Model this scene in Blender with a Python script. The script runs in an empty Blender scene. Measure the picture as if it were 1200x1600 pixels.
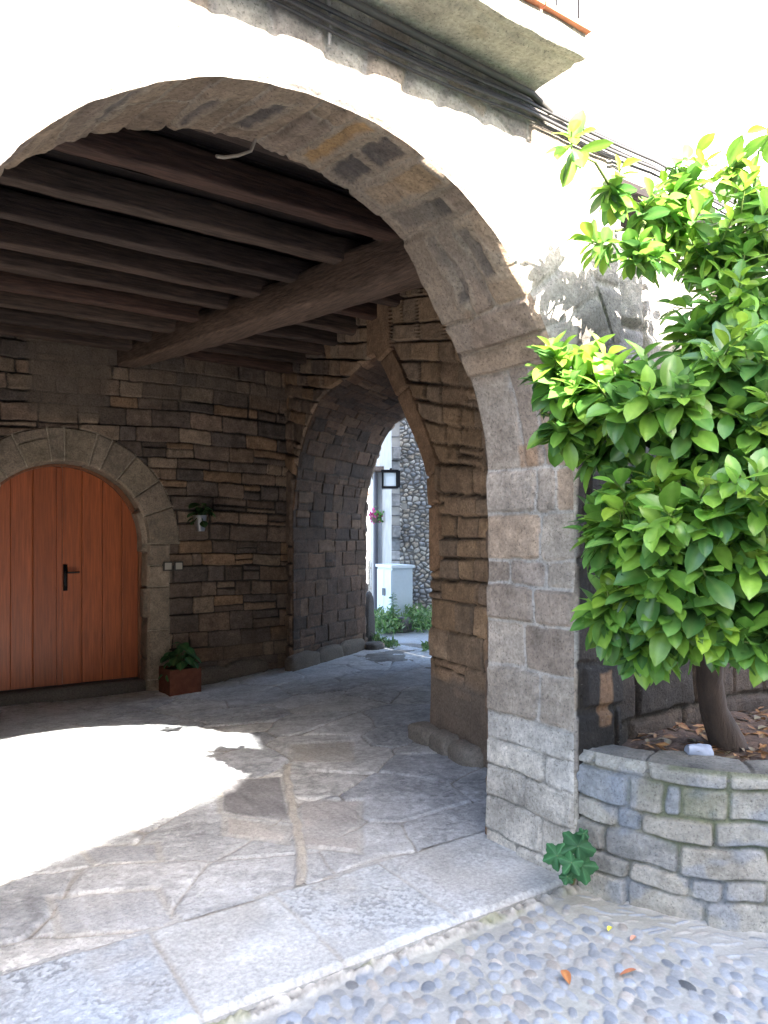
import bpy, math, random
import numpy as np
from mathutils import Vector
R = math.radians
scn = bpy.context.scene
COL = scn.collection
PI = math.pi

# ------------------------------------------------------------------ camera, sky, sun, exposure
cam_d = bpy.data.cameras.new("camera")
cam = bpy.data.objects.new("camera", cam_d); COL.objects.link(cam)
cam_d.sensor_fit = 'HORIZONTAL'; cam_d.sensor_width = 36; cam_d.lens = 36
cam_d.shift_y = 40 / 1200
cam_d.clip_start = 0.05; cam_d.clip_end = 3000
CAM_H = 1.55
AX = math.atan2(1700, 1200)              # angle between view axis and wall direction (+X)
F = np.array([math.cos(AX), math.sin(AX), 0.0]); RT = np.array([math.sin(AX), -math.cos(AX), 0.0])
cam.location = (0, 0, CAM_H)
cam.rotation_euler = (R(90), 0, -(PI / 2 - AX))
scn.camera = cam

SUN_EL = math.atan(1 / 1.4)
w = bpy.data.worlds.new("World"); scn.world = w; w.use_nodes = True
nt = w.node_tree; bg = nt.nodes["Background"]
sky = nt.nodes.new("ShaderNodeTexSky"); sky.sky_type = 'NISHITA'; sky.sun_disc = False
sky.sun_elevation = SUN_EL; sky.sun_rotation = R(180); sky.air_density = 1.0; sky.dust_density = 2.5; sky.ozone_density = 1.0
nt.links.new(sky.outputs[0], bg.inputs[0]); bg.inputs[1].default_value = 0.15
sun_d = bpy.data.lights.new("sun", 'SUN'); sun_d.energy = 4.6; sun_d.angle = R(0.5); sun_d.color = (1, .95, .87)
sun = bpy.data.objects.new("sun", sun_d); COL.objects.link(sun)
sun.rotation_euler = (PI / 2 - SUN_EL, 0, 0); sun.location = (0, -20, 30)
scn.view_settings.view_transform = 'Standard'; scn.view_settings.look = 'None'
scn.view_settings.exposure = 3.42; scn.view_settings.gamma = 1

def at(px, py, t):
    """photo pixel + forward distance in metres -> point"""
    return F * t + RT * ((px - 600) / 1200 * t) + np.array([0, 0, CAM_H + (840 - py) / 1200 * t])
def onY(px, py, Y):
    d = F + RT * ((px - 600) / 1200); t = Y / d[1]
    return at(px, py, t)
def onZ(px, py, Z):
    return at(px, py, (CAM_H - Z) / ((py - 840) / 1200))

# ------------------------------------------------------------------ noise / layout
_rt = np.random.RandomState(7).rand(256, 256)
def vnoise(x, y, seed=0):
    x = np.asarray(x, float) + seed * 17.31; y = np.asarray(y, float) + seed * 9.73
    xi = np.floor(x).astype(int); yi = np.floor(y).astype(int)
    fx = x - xi; fy = y - yi; fx = fx * fx * (3 - 2 * fx); fy = fy * fy * (3 - 2 * fy)
    a = _rt[xi & 255, yi & 255]; b = _rt[(xi + 1) & 255, yi & 255]
    c = _rt[xi & 255, (yi + 1) & 255]; d = _rt[(xi + 1) & 255, (yi + 1) & 255]
    return (a * (1 - fx) + b * fx) * (1 - fy) + (c * (1 - fx) + d * fx) * fy
def fbm(x, y, seed=0, o=4):
    s = 0; a = 1; n = 0
    x = np.asarray(x, float); y = np.asarray(y, float)
    for i in range(o):
        s = s + a * (vnoise(x, y, seed + i * 3) - .5); n += a; a *= .5; x = x * 2.03; y = y * 2.03
    return s / n * 2                      # about -1..1
def sstep(x): x = np.clip(x, 0, 1); return x * x * (3 - 2 * x)
def hsh(i, k):                            # per-stone random numbers
    i = np.asarray(i, float)
    v = np.sin(i * 12.9898 + k * 78.233) * 43758.5453
    return v - np.floor(v)

def coursed(U, V, seed, ch=(.12, .2), sl=(.2, .5), warp=.012, wf=2.5, vb=None, rc=.02, v0=-.5, vmax=5, umax=12, u0=-6, split=.0):
    rng = np.random.RandomState(seed)
    Uw = U + warp * fbm(U * wf, V * wf, seed, 3) + warp * .5 * fbm(U * 9, V * 9, seed + 5, 2)
    Vw = V + warp * fbm(U * wf, V * wf, seed + 11, 3) + warp * .4 * fbm(U * 9, V * 9, seed + 15, 2)
    if vb is None:
        vb = [v0]
        while vb[-1] < vmax: vb.append(vb[-1] + rng.uniform(*ch))
    vb = np.array(vb, float)
    row = np.clip(np.searchsorted(vb, Vw) - 1, 0, len(vb) - 2)
    D = np.zeros_like(Uw); ID = np.zeros_like(Uw); A = np.zeros_like(Uw); B = np.zeros_like(Uw)
    for r in range(len(vb) - 1):
        h = vb[r + 1] - vb[r]
        s_ = sl[r] if isinstance(sl, list) else sl
        if isinstance(s_, tuple):
            ub = [u0 + rng.uniform(0, s_[1])]
            while ub[-1] < umax: ub.append(ub[-1] + rng.uniform(*s_) * (rng.uniform(.4, 1) if rng.rand() < .25 else 1))
            ub = np.array([u0 - 2] + ub)
        else: ub = np.array(s_, float)
        m = row == r
        if not m.any(): continue
        uu = Uw[m]; vv = Vw[m]
        c = np.clip(np.searchsorted(ub, uu) - 1, 0, len(ub) - 2)
        ua = ub[c]; uc = ub[c + 1]; va = np.full_like(uu, vb[r]); vc = np.full_like(uu, vb[r + 1])
        idd = r * 131.0 + c * 7.0 + 1
        if split > 0 and h > .12:
            sp = hsh(idd, seed + 3) < split
            mid = va + h * (.35 + .3 * hsh(idd, seed + 4))
            up = sp & (vv > mid); lo = sp & (vv <= mid)
            va = np.where(up, mid, va); vc = np.where(lo, mid, vc); idd = idd + np.where(up, .37, 0)
        dx = np.minimum(uu - ua, uc - uu); dy = np.minimum(vv - va, vc - vv)
        cd = rc - np.hypot(np.maximum(rc - dx, 0), np.maximum(rc - dy, 0))
        d = np.where((dx < rc) & (dy < rc), cd, np.minimum(dx, dy))
        D[m] = d; ID[m] = idd; A[m] = (uu - (ua + uc) / 2); B[m] = (vv - (va + vc) / 2)
    return D, ID + seed * 1000, A, B

def voronoi(U, V, cell, seed, jit=.8, warp=0, asp=1.0):
    Uw = (U + warp * fbm(U * 2 / cell * .3, V * 2 / cell * .3, seed)) / cell / asp
    Vw = (V + warp * fbm(U * 2 / cell * .3, V * 2 / cell * .3, seed + 9)) / cell
    iu = np.floor(Uw); iv = np.floor(Vw)
    f1 = np.full(Uw.shape, 9.0); f2 = np.full(Uw.shape, 9.0); idd = np.zeros(Uw.shape)
    A = np.zeros(Uw.shape); B = np.zeros(Uw.shape)
    for a in (-1, 0, 1):
        for b in (-1, 0, 1):
            cu = iu + a; cv = iv + b; k = cu * 57.0 + cv * 131.0 + seed
            px = cu + .5 + jit * (hsh(k, 1) - .5); py = cv + .5 + jit * (hsh(k, 2) - .5)
            d = np.hypot(Uw - px, Vw - py)
            n = d < f1
            f2 = np.where(n, f1, np.minimum(f2, d)); f1 = np.where(n, d, f1)
            idd = np.where(n, k, idd); A = np.where(n, (Uw - px) * cell, A); B = np.where(n, (Vw - py) * cell, B)
    return (f2 - f1) * cell * .5, idd, A, B

def stones(D, ID, A, B, U, V, pal, mortar, jw=.008, ew=.015, hgt=.02, off=.012, tilt=.08, rough=.006, rf=14, cvar=.18, seed=0):
    pal = np.array(pal, float)
    m = sstep((D - jw) / ew)
    h = m * (hgt + off * (hsh(ID, 3) - .5) * 2 + tilt * ((hsh(ID, 4) - .5) * A + (hsh(ID, 5) - .5) * B) + rough * fbm(U * rf, V * rf, seed + 21, 4) + rough * .8 * fbm(U * rf * .35, V * rf * .35, seed + 8, 2))
    h = h + (1 - m) * rough * .6 * fbm(U * 25, V * 25, seed + 31, 3)
    k = (hsh(ID, 6) * len(pal)).astype(int) % len(pal)
    c = pal[k] * (1 + cvar * (hsh(ID, 7) - .5) * 2)[..., None]
    n1 = fbm(U * 5, V * 5, seed + 41, 4); n2 = fbm(U * 22, V * 22, seed + 51, 4)
    c = c * (1 + .28 * n1 + .35 * n2)[..., None]
    mm = sstep((D - jw * .6) / (ew * .5))[..., None]
    mo = np.array(mortar, float)[None, None, :] * (1 + .25 * n2)[..., None]
    return h, np.clip(c * mm + mo * (1 - mm), .004, .95)

# ------------------------------------------------------------------ mesh helpers
class MB:
    def __init__(s): s.v = []; s.f = []; s.c = []; s.n = 0; s.sm = True
    def add(s, v, f, c=(1, 1, 1)):
        v = np.asarray(v, float).reshape(-1, 3)
        s.v.append(v); f = np.asarray(f, int)
        if f.shape[1] == 3: f = np.concatenate([f, f[:, :1] * 0 - 1 - s.n], 1)
        s.f.append(f + s.n)
        c = np.asarray(c, float)
        if c.ndim == 1: c = np.tile(c, (len(v), 1))
        s.c.append(c.reshape(-1, 3)); s.n += len(v)
    def grid(s, P, C=(1, 1, 1), flip=False):
        m, n = P.shape[:2]
        i = np.arange(m * n).reshape(m, n)
        a, b, c, d = i[:-1, :-1], i[1:, :-1], i[1:, 1:], i[:-1, 1:]
        f = np.stack([a, b, c, d] if not flip else [a, d, c, b], -1).reshape(-1, 4)
        C = np.asarray(C, float)
        s.add(P, f, C if C.ndim == 1 else C.reshape(-1, 3))
    def box(s, p0, p1, c=(1, 1, 1), M=None):
        x0, y0, z0 = p0; x1, y1, z1 = p1
        v = np.array([(x, y, z) for x in (x0, x1) for y in (y0, y1) for z in (z0, z1)], float)
        if M is not None: v = M(v)
        f = [(0, 1, 3, 2), (4, 6, 7, 5), (0, 4, 5, 1), (2, 3, 7, 6), (0, 2, 6, 4), (1, 5, 7, 3)]
        s.add(v, f, c); return s
    def tube(s, pts, rad, n=8, c=(1, 1, 1), cap=True):
        pts = np.asarray(pts, float); k = len(pts)
        rad = np.full(k, rad) if np.isscalar(rad) else np.asarray(rad, float)
        T = np.gradient(pts, axis=0); T /= np.linalg.norm(T, axis=1)[:, None] + 1e-9
        up = np.array([0, 0, 1.]) if abs(T[0][2]) < .9 else np.array([1., 0, 0])
        Nn = np.cross(T, up); Nn /= np.linalg.norm(Nn, axis=1)[:, None] + 1e-9
        for i in range(1, k):
            v = Nn[i - 1] - T[i] * np.dot(Nn[i - 1], T[i]); Nn[i] = v / (np.linalg.norm(v) + 1e-9)
        Bn = np.cross(T, Nn)
        a = np.arange(n) / n * 2 * PI
        V = pts[:, None] + rad[:, None, None] * (np.cos(a)[None, :, None] * Nn[:, None] + np.sin(a)[None, :, None] * Bn[:, None])
        i = np.arange(k * n).reshape(k, n); j = np.roll(i, -1, 1)
        f = np.stack([i[:-1], j[:-1], j[1:], i[1:]], -1).reshape(-1, 4)
        s.add(V, f, c)
        if cap:
            for e in (0, k - 1):
                cc = pts[e]; vv = np.vstack([V[e], cc]); q = [(x, (x + 1) % n, n) for x in range(n)]
                if e == 0: q = [(b, a_, c_) for a_, b, c_ in q]
                s.add(vv, q, c)
        return s
    def prism(s, poly, z0, z1, c=(1, 1, 1), axis=2):
        n = len(poly); poly = [tuple(p) for p in poly]
        def mk(p, z):
            if axis == 2: return (p[0], p[1], z)
            if axis == 1: return (p[0], z, p[1])
            return (z, p[0], p[1])
        v = [mk(p, z0) for p in poly] + [mk(p, z1) for p in poly] + [mk(np.mean(poly, 0), z0), mk(np.mean(poly, 0), z1)]
        f = [(i, (i + 1) % n, n + (i + 1) % n, n + i) for i in range(n)]
        s.add(v, f, c)
        s.add(v, [(2 * n, (i + 1) % n, i) for i in range(n)] + [(2 * n + 1, n + i, n + (i + 1) % n) for i in range(n)], c)
        return s
    def obj(s, name, mat, parent=None, smooth=True, label=None, kind=None):
        V = np.concatenate(s.v); Fq = np.concatenate(s.f); Cc = np.concatenate(s.c)
        me = bpy.data.meshes.new(name)
        tri = Fq[:, 3] < 0
        q = Fq[~tri]; t = Fq[tri][:, :3]
        me.vertices.add(len(V)); me.vertices.foreach_set("co", V.astype(np.float32).ravel())
        loops = np.concatenate([q.ravel(), t.ravel()]).astype(np.int32)
        me.loops.add(len(loops)); me.loops.foreach_set("vertex_index", loops)
        npoly = len(q) + len(t)
        st = np.concatenate([np.arange(len(q)) * 4, len(q) * 4 + np.arange(len(t)) * 3]).astype(np.int32)
        me.polygons.add(npoly); me.polygons.foreach_set("loop_start", st)
        me.polygons.foreach_set("use_smooth", np.full(npoly, smooth))
        me.update(calc_edges=True); me.validate()
        ca = me.color_attributes.new("Col", 'FLOAT_COLOR', 'POINT')
        ca.data.foreach_set("color", np.concatenate([Cc, np.ones((len(Cc), 1))], 1).astype(np.float32).ravel())
        me.materials.append(mat)
        o = bpy.data.objects.new(name, me); COL.objects.link(o)
        if parent is not None:
            o.parent = parent
            p = parent; off = Vector((0, 0, 0))
            while p is not None: off += p.location; p = p.parent
            o.location = -off
        if label: o['label'] = label
        if kind: o['kind'] = kind
        return o

def tag(o, label, cat, group=None, kind=None):
    o['label'] = label; o['category'] = cat
    if group: o['group'] = group
    if kind: o['kind'] = kind
    return o
def thing(name, label, cat, loc=(0, 0, 0), group=None):
    o = bpy.data.objects.new(name, None); o.empty_display_size = .1; COL.objects.link(o); o.location = [float(a) for a in loc]
    return tag(o, label, cat, group)
def struct(o): o['kind'] = 'structure'; return o

# ------------------------------------------------------------------ materials
def mat(name, col=(.5, .5, .5), rough=.85, attr=True, ns=30, nv=.25, bump=.3, bs=60, bd=.004, spec=.3, metal=0, big=3, bigv=.15, lichen=0, pits=0, stretch=None, transl=0):
    m = bpy.data.materials.new(name); m.use_nodes = True; t = m.node_tree; L = t.links.new
    p = t.nodes["Principled BSDF"]; N = t.nodes.new
    p.inputs["Roughness"].default_value = rough; p.inputs["Specular IOR Level"].default_value = spec; p.inputs["Metallic"].default_value = metal
    tc = N("ShaderNodeTexCoord"); vec = tc.outputs["Object"]
    if stretch:
        mp = N("ShaderNodeMapping"); mp.inputs["Scale"].default_value = stretch; L(vec, mp.inputs[0]); vec = mp.outputs[0]
    def noise(sc, det=5, rg=.6):
        n = N("ShaderNodeTexNoise"); n.inputs["Scale"].default_value = sc; n.inputs["Detail"].default_value = det; n.inputs["Roughness"].default_value = rg
        L(vec, n.inputs["Vector"]); return n.outputs["Fac"]
    def rng(fac, lo, hi):
        r = N("ShaderNodeMapRange"); r.inputs[1].default_value = .25; r.inputs[2].default_value = .75
        r.inputs[3].default_value = lo; r.inputs[4].default_value = hi; L(fac, r.inputs[0]); return r.outputs[0]
    if attr:
        a = N("ShaderNodeAttribute"); a.attribute_name = "Col"; base = a.outputs["Color"]
        if col != (.5, .5, .5):
            mx = N("ShaderNodeMix"); mx.data_type = 'RGBA'; mx.blend_type = 'MULTIPLY'; mx.inputs[0].default_value = 1
            L(base, mx.inputs[6]); mx.inputs[7].default_value = (*col, 1); base = mx.outputs[2]
    else:
        rgb = N("ShaderNodeRGB"); rgb.outputs[0].default_value = (*col, 1); base = rgb.outputs[0]
    mul = N("ShaderNodeMath"); mul.operation = 'MULTIPLY'
    L(rng(noise(ns), 1 - nv, 1 + nv), mul.inputs[0]); L(rng(noise(big, 3), 1 - bigv, 1 + bigv), mul.inputs[1])
    vm = N("ShaderNodeVectorMath"); vm.operation = 'SCALE'; L(base, vm.inputs[0]); L(mul.outputs[0], vm.inputs[3])
    out = vm.outputs[0]
    if pits:
        r = N("ShaderNodeMapRange"); r.inputs[1].default_value = .33; r.inputs[2].default_value = .43; r.inputs[3].default_value = 1 - pits; r.inputs[4].default_value = 1
        L(noise(95, 4, .6), r.inputs[0]); v2 = N("ShaderNodeVectorMath"); v2.operation = 'SCALE'; L(out, v2.inputs[0]); L(r.outputs[0], v2.inputs[3]); out = v2.outputs[0]
    if lichen:
        r = N("ShaderNodeMapRange"); r.inputs[1].default_value = .62; r.inputs[2].default_value = .70; r.inputs[3].default_value = 0; r.inputs[4].default_value = lichen
        L(noise(45, 6, .75), r.inputs[0])
        mx = N("ShaderNodeMix"); mx.data_type = 'RGBA'; L(r.outputs[0], mx.inputs[0]); L(out, mx.inputs[6]); mx.inputs[7].default_value = (.5, .48, .44, 1); out = mx.outputs[2]
    L(out, p.inputs["Base Color"])
    if bump:
        b = N("ShaderNodeBump"); b.inputs["Strength"].default_value = bump; b.inputs["Distance"].default_value = bd
        L(noise(bs, 8, .7), b.inputs["Height"]); L(b.outputs[0], p.inputs["Normal"])
    if transl:
        tr = N("ShaderNodeBsdfTranslucent"); L(out, tr.inputs[0])
        ms = N("ShaderNodeMixShader"); ms.inputs[0].default_value = transl
        L(p.outputs[0], ms.inputs[1]); L(tr.outputs[0], ms.inputs[2]); L(ms.outputs[0], t.nodes["Material Output"].inputs[0])
    return m
M = {}
M['stone'] = mat("old_stone", ns=55, nv=.32, bump=1, bs=60, bd=.014, lichen=.22, pits=.5)
M['granite'] = mat("bush_hammered_granite", ns=55, nv=.3, bump=.9, bs=90, bd=.008, rough=.8)
M['floor'] = mat("worn_flagstone", ns=45, nv=.25, bump=1, bs=40, bd=.012, rough=.8, lichen=.25, pits=.35)
M['planterstone'] = mat("planter_stone", ns=60, nv=.25, bump=1, bs=55, bd=.010, lichen=.2, pits=.4)
M['rubble'] = mat("rubble_stone", ns=12, nv=.2, bump=.5, bs=20, bd=.02)
M['plaster'] = mat("lime_plaster", ns=8, nv=.08, bump=.4, bs=25, bd=.01)
M['wood'] = mat("aged_dark_timber", ns=9, nv=.7, bump=.8, bs=8, bd=.012, stretch=(.6, 7, 7), bigv=.3, big=1.5, rough=.75)
M['beamwood'] = mat("aged_beam_timber", ns=9, nv=.65, bump=.8, bs=8, bd=.012, stretch=(7, .6, 7), bigv=.25, big=1.5, rough=.75)
M['doorwood'] = mat("varnished_door_wood", ns=6, nv=.38, bump=.3, bs=9, bd=.003, stretch=(10, 10, .5), rough=.42, spec=.5, bigv=.15, big=1.2)
M['metal'] = mat("black_iron", (.02, .02, .022), attr=False, rough=.4, metal=.7, bump=.1)
M['plastic'] = mat("painted_metal", rough=.45, nv=.05, bump=.05, bigv=.06)
M['zinc'] = mat("zinc_metal", (.6, .6, .6), attr=False, rough=.3, metal=1, nv=.08, bump=.1)
M['corten'] = mat("rusted_steel", (.14, .05, .03), attr=False, rough=.8, nv=.3, ns=18, bump=.3)
M['leaf'] = mat("laurel_leaf", rough=.33, spec=.5, ns=40, nv=.12, bump=.15, bs=60, bd=.002, transl=.42, bigv=.12, big=6)
M['leaf2'] = mat("soft_leaf", rough=.5, spec=.3, ns=60, nv=.15, bump=.1, transl=.3)
M['bark'] = mat("bark", ns=15, nv=.35, bump=.9, bs=30, bd=.01, stretch=(1, 1, .3))
M['soil'] = mat("soil", ns=40, nv=.5, bump=1, bs=60, bd=.01, rough=1)
M['cable'] = mat("cable_sheath", rough=.6, nv=.1, bump=0)
M['litter'] = mat("dry_leaf", rough=.6, nv=.25, bump=.2, transl=.15)
M['tile'] = mat("terracotta", ns=20, nv=.2, bump=.3, bs=40)
M['pebble'] = mat("river_pebbles", ns=60, nv=.15, bump=.5, bs=90, bd=.004, rough=.65, spec=.4)
g = bpy.data.materials.new("window_glass"); g.use_nodes = True; p = g.node_tree.nodes["Principled BSDF"]
p.inputs["Base Color"].default_value = (.05, .06, .07, 1); p.inputs["Roughness"].default_value = .08; M['glass'] = g
g = bpy.data.materials.new("frosted_lamp_glass"); g.use_nodes = True; p = g.node_tree.nodes["Principled BSDF"]
p.inputs["Base Color"].default_value = (.75, .8, .82, 1); p.inputs["Roughness"].default_value = .3; M['frost'] = g

# ------------------------------------------------------------------ palettes (linear albedo)
INT = [(.150, .115, .092), (.125, .100, .084), (.105, .088, .078), (.165, .125, .096), (.135, .108, .090), (.185, .130, .088), (.185, .150, .118), (.095, .083, .078)]
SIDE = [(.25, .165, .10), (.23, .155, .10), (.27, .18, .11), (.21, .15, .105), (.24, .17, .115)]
JAMB = [(.335, .285, .25), (.30, .265, .235), (.35, .31, .27), (.27, .225, .19), (.35, .275, .215)]
JAMB_LOW = [(.48, .445, .395), (.44, .415, .38), (.50, .455, .395)]
VOUS = [(.30, .215, .148), (.275, .195, .135), (.26, .19, .14), (.33, .235, .16)]
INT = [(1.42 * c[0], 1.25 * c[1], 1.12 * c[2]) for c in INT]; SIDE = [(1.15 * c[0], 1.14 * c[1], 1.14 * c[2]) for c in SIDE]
PLANT = [(.27, .26, .235), (.25, .245, .235), (.31, .29, .25), (.22, .23, .24), (.29, .27, .235), (.33, .305, .26)]

# ------------------------------------------------------------------ opening walls
def resample(poly, res):
    poly = np.array(poly, float); d = np.r_[0, np.cumsum(np.hypot(*np.diff(poly, axis=0).T))]
    n = int(d[-1] / res) + 1; s = np.linspace(0, d[-1], n)
    return np.stack([np.interp(s, d, poly[:, 0]), np.interp(s, d, poly[:, 1])], 1), s

def face(mb, prof, ctr, rect, O, a, nrm, res, lay, fade=.02):
    """wall face round an opening. prof: (n,2) right base -> over -> left base. rect: ulo, uhi, vtop"""
    ulo, uhi, vtop = rect; cu, cv = ctr
    T = []
    for (u, v) in prof:
        if v < cv: T.append((uhi if u > cu else ulo, v))
        else:
            du, dv = u - cu, v - cv; ks = []
            if du > 1e-9: ks.append((uhi - cu) / du)
            if du < -1e-9: ks.append((ulo - cu) / du)
            if dv > 1e-9: ks.append((vtop - cv) / dv)
            k = min(ks); T.append((cu + du * k, cv + dv * k))
    T = np.array(T)
    L = np.hypot(*(T - prof).T).max(); nr = int(L / res) + 2
    v = np.linspace(0, 1, nr)[None, :, None]
    UV = prof[:, None] * (1 - v) + T[:, None] * v
    U, V = UV[..., 0], UV[..., 1]
    h, C = lay(U, V)
    dist = np.hypot(U - prof[:, 0][:, None], V - prof[:, 1][:, None])
    h = h * sstep(dist / fade)
    P = np.array(O)[None, None] + U[..., None] * np.array(a) + V[..., None] * np.array([0, 0, 1.]) + h[..., None] * np.array(nrm)
    mb.grid(P, C)

def reveal(mb, prof, s, O, a, ext, depth, res, lay, fade=.015, fade_end=True):
    """surface along the profile, extruded along ext; displaced towards the opening"""
    nq = int(depth / res) + 2; q = np.linspace(0, depth, nq)
    S, Q = np.meshgrid(s, q, indexing='ij')
    h, C = lay(S, Q)
    f = sstep(Q / fade)
    if fade_end: f = f * sstep((depth - Q) / fade)
    h = np.where(h > 0, h * f, h * sstep(Q / fade))
    tg = np.gradient(prof, axis=0); tg /= np.hypot(*tg.T)[:, None]
    k = np.ones(9) / 9; tg = np.stack([np.convolve(np.pad(tg[:, i], 4, 'edge'), k, 'valid') for i in (0, 1)], 1)
    N2 = np.stack([-tg[:, 1], tg[:, 0]], 1)     # left of travel: travel goes up the right jamb -> into opening
    U = prof[:, 0][:, None] + N2[:, 0][:, None] * h; V = prof[:, 1][:, None] + N2[:, 1][:, None] * h
    P = np.array(O)[None, None] + U[..., None] * np.array(a) + V[..., None] * np.array([0, 0, 1.]) + Q[..., None] * np.array(ext)
    mb.grid(P, C, flip=True)

def flat_panel(mb, O, a, b, nu, nv_, la, lb, nrm, lay, flip=False):
    u = np.linspace(0, la, nu); v = np.linspace(0, lb, nv_); U, V = np.meshgrid(u, v, indexing='ij')
    h, C = lay(U, V)
    P = np.array(O)[None, None] + U[..., None] * np.array(a) + V[..., None] * np.array(b) + h[..., None] * np.array(nrm)
    mb.grid(P, C, flip)

# =================================================================== GROUND
YF, YB = 2.36, 2.93          # front and rear plane of the arched wall
def zfloor(X, Y): return -.10 * sstep((Y - 5) / 3) * (1 - sstep((X - 3.1) / 1.2))
def quad_d(X, Y, pts):
    pts = np.array(pts); c = pts.mean(0); d = np.full(X.shape, 9.0)
    for i in range(len(pts)):
        p, q = pts[i], pts[(i + 1) % len(pts)]; e = q - p; n = np.array([-e[1], e[0]]) / np.hypot(*e)
        if np.dot(c - p, n) < 0: n = -n
        d = np.minimum(d, (X - p[0]) * n[0] + (Y - p[1]) * n[1])
    return d
def zpt(px, py): q = onZ(px, py, 0); return (q[0], q[1])
def floor_surface():
    mb = MB()
    # polar-ish resolution: two bands
    for (x0, x1, y0, y1, res) in ((-1.8, 3.9, 3.0, 4.6, .009), (-1.8, 6.6, 4.6, 9.6, .016)):
        u = np.arange(x0, x1 + res, res); v = np.arange(y0, y1 + res * .5, res); v[-1] = y1
        X, Y = np.meshgrid(u, v, indexing='ij')
        Xr = X * .91 + Y * .41; Yr = -X * .41 + Y * .91
        D, ID, A, B = voronoi(Xr, Yr, .52, 5, jit=.72, warp=.10, asp=1.35)
        pal = [(.44, .45, .465), (.41, .425, .445), (.47, .47, .465), (.37, .385, .41), (.44, .445, .45)]
        h, C = stones(D, ID, A, B, X, Y, pal, (.30, .285, .265), jw=.005, ew=.010, hgt=.012, off=.005, tilt=.012, rough=.006, rf=7, cvar=.12, seed=3)
        fl = sstep((fbm(X * 26 + Y * 8, Y * 34 - X * 9, 81, 3) - .06) * 4) * sstep((fbm(X * 3, Y * 3, 83, 3) + .3) * 2)
        C = C * (1 - .24 * fl)[..., None] * (1 + .10 * fbm(X * 60, Y * 60, 84, 2))[..., None]; h = h - .003 * fl
        # sparse wear ridges: long shallow layers of the slate
        lay = fbm(X * 2 + .5 * fbm(X * 3, Y * 3, 5), Y * 9 + X * 2, 77, 4); h += .006 * np.round(lay * 3) / 3 * sstep(D / .03); 
        C = C * (1 + .16 * lay)[..., None]
        dust = sstep((fbm(X * 1.1, Y * 1.1, 91, 3) + .10) * 1.6)[..., None] * .8
        C = C * (1 - .55 * dust) + np.array((.47, .475, .48)) * (.55 * dust) * (1 + .12 * fbm(X * 18, Y * 18, 8, 3))[..., None]
        h = h * (1 - .5 * dust[..., 0])
        # single slabs
        def slab(pts, col, hh=.008, tex=.10, jl=(.42, .40, .36)):
            nonlocal h, C
            d = quad_d(X + .012 * fbm(X * 6, Y * 6, 14), Y + .012 * fbm(X * 6, Y * 6, 15), [zpt(*p_) for p_ in pts])
            m_ = sstep(d / .020) * sstep(.75 + .9 * fbm(X * 5, Y * 5, 88, 3) + tex); j = sstep((d + .035) / .02) * (1 - m_) * .6
            n = fbm(X * 30, Y * 6 - X * 8, 61, 4)
            h = h * (1 - m_) * (1 - j) + m_ * (hh + .006 * n) - .004 * j
            C = C * (1 - m_[..., None]) + m_[..., None] * np.array(col) * (1 + tex * n + .12 * fbm(X * 9, Y * 9, 3))[..., None]
            C = C * (1 - j[..., None] * .8) + j[..., None] * .8 * np.array(jl)
        slab([(345, 1218), (440, 1214), (455, 1285), (345, 1270)], (.24, .235, .245), .006, .30)
        slab([(352, 1278), (452, 1292), (448, 1318), (352, 1305)], (.44, .42, .40), .006)
        slab([(470, 1252), (562, 1254), (562, 1330), (468, 1322)], (.42, .40, .39), .010, .12)
        slab([(455, 1165), (550, 1160), (548, 1190), (458, 1192)], (.40, .38, .35), .008)
        slab([(80, 1405), (245, 1390), (280, 1450), (95, 1462)], (.40, .41, .425), .006, .25)
        slab([(125, 1325), (245, 1318), (250, 1345), (150, 1352)], (.37, .38, .40), .005, .25)
        slab([(485, 1385), (600, 1338), (700, 1330), (580, 1385)], (.45, .44, .43), .006)
        # raised mortar seam
        a = np.array(zpt(452, 1195)); b = np.array(zpt(470, 1392)); e = (b - a); L = np.hypot(*e); e /= L
        s = (X - a[0]) * e[0] + (Y - a[1]) * e[1]; q = np.abs((X - a[0]) * -e[1] + (Y - a[1]) * e[0] + .035 * fbm(s * 3, s * 0, 4))
        mm = sstep((.03 - q) / .012) * sstep(s / .03) * sstep((L - s) / .03)
        h = h * (1 - mm) + mm * (.016 + .008 * fbm(X * 25, Y * 25, 2)); C = C * (1 - mm[..., None]) + mm[..., None] * np.array((.46, .43, .385))
        P = np.stack([X, Y, zfloor(X, Y) + h - .004], -1)
        mb.grid(P, C)
    return struct(mb.obj('passage_floor', M['floor']))
floor_surface()

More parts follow.
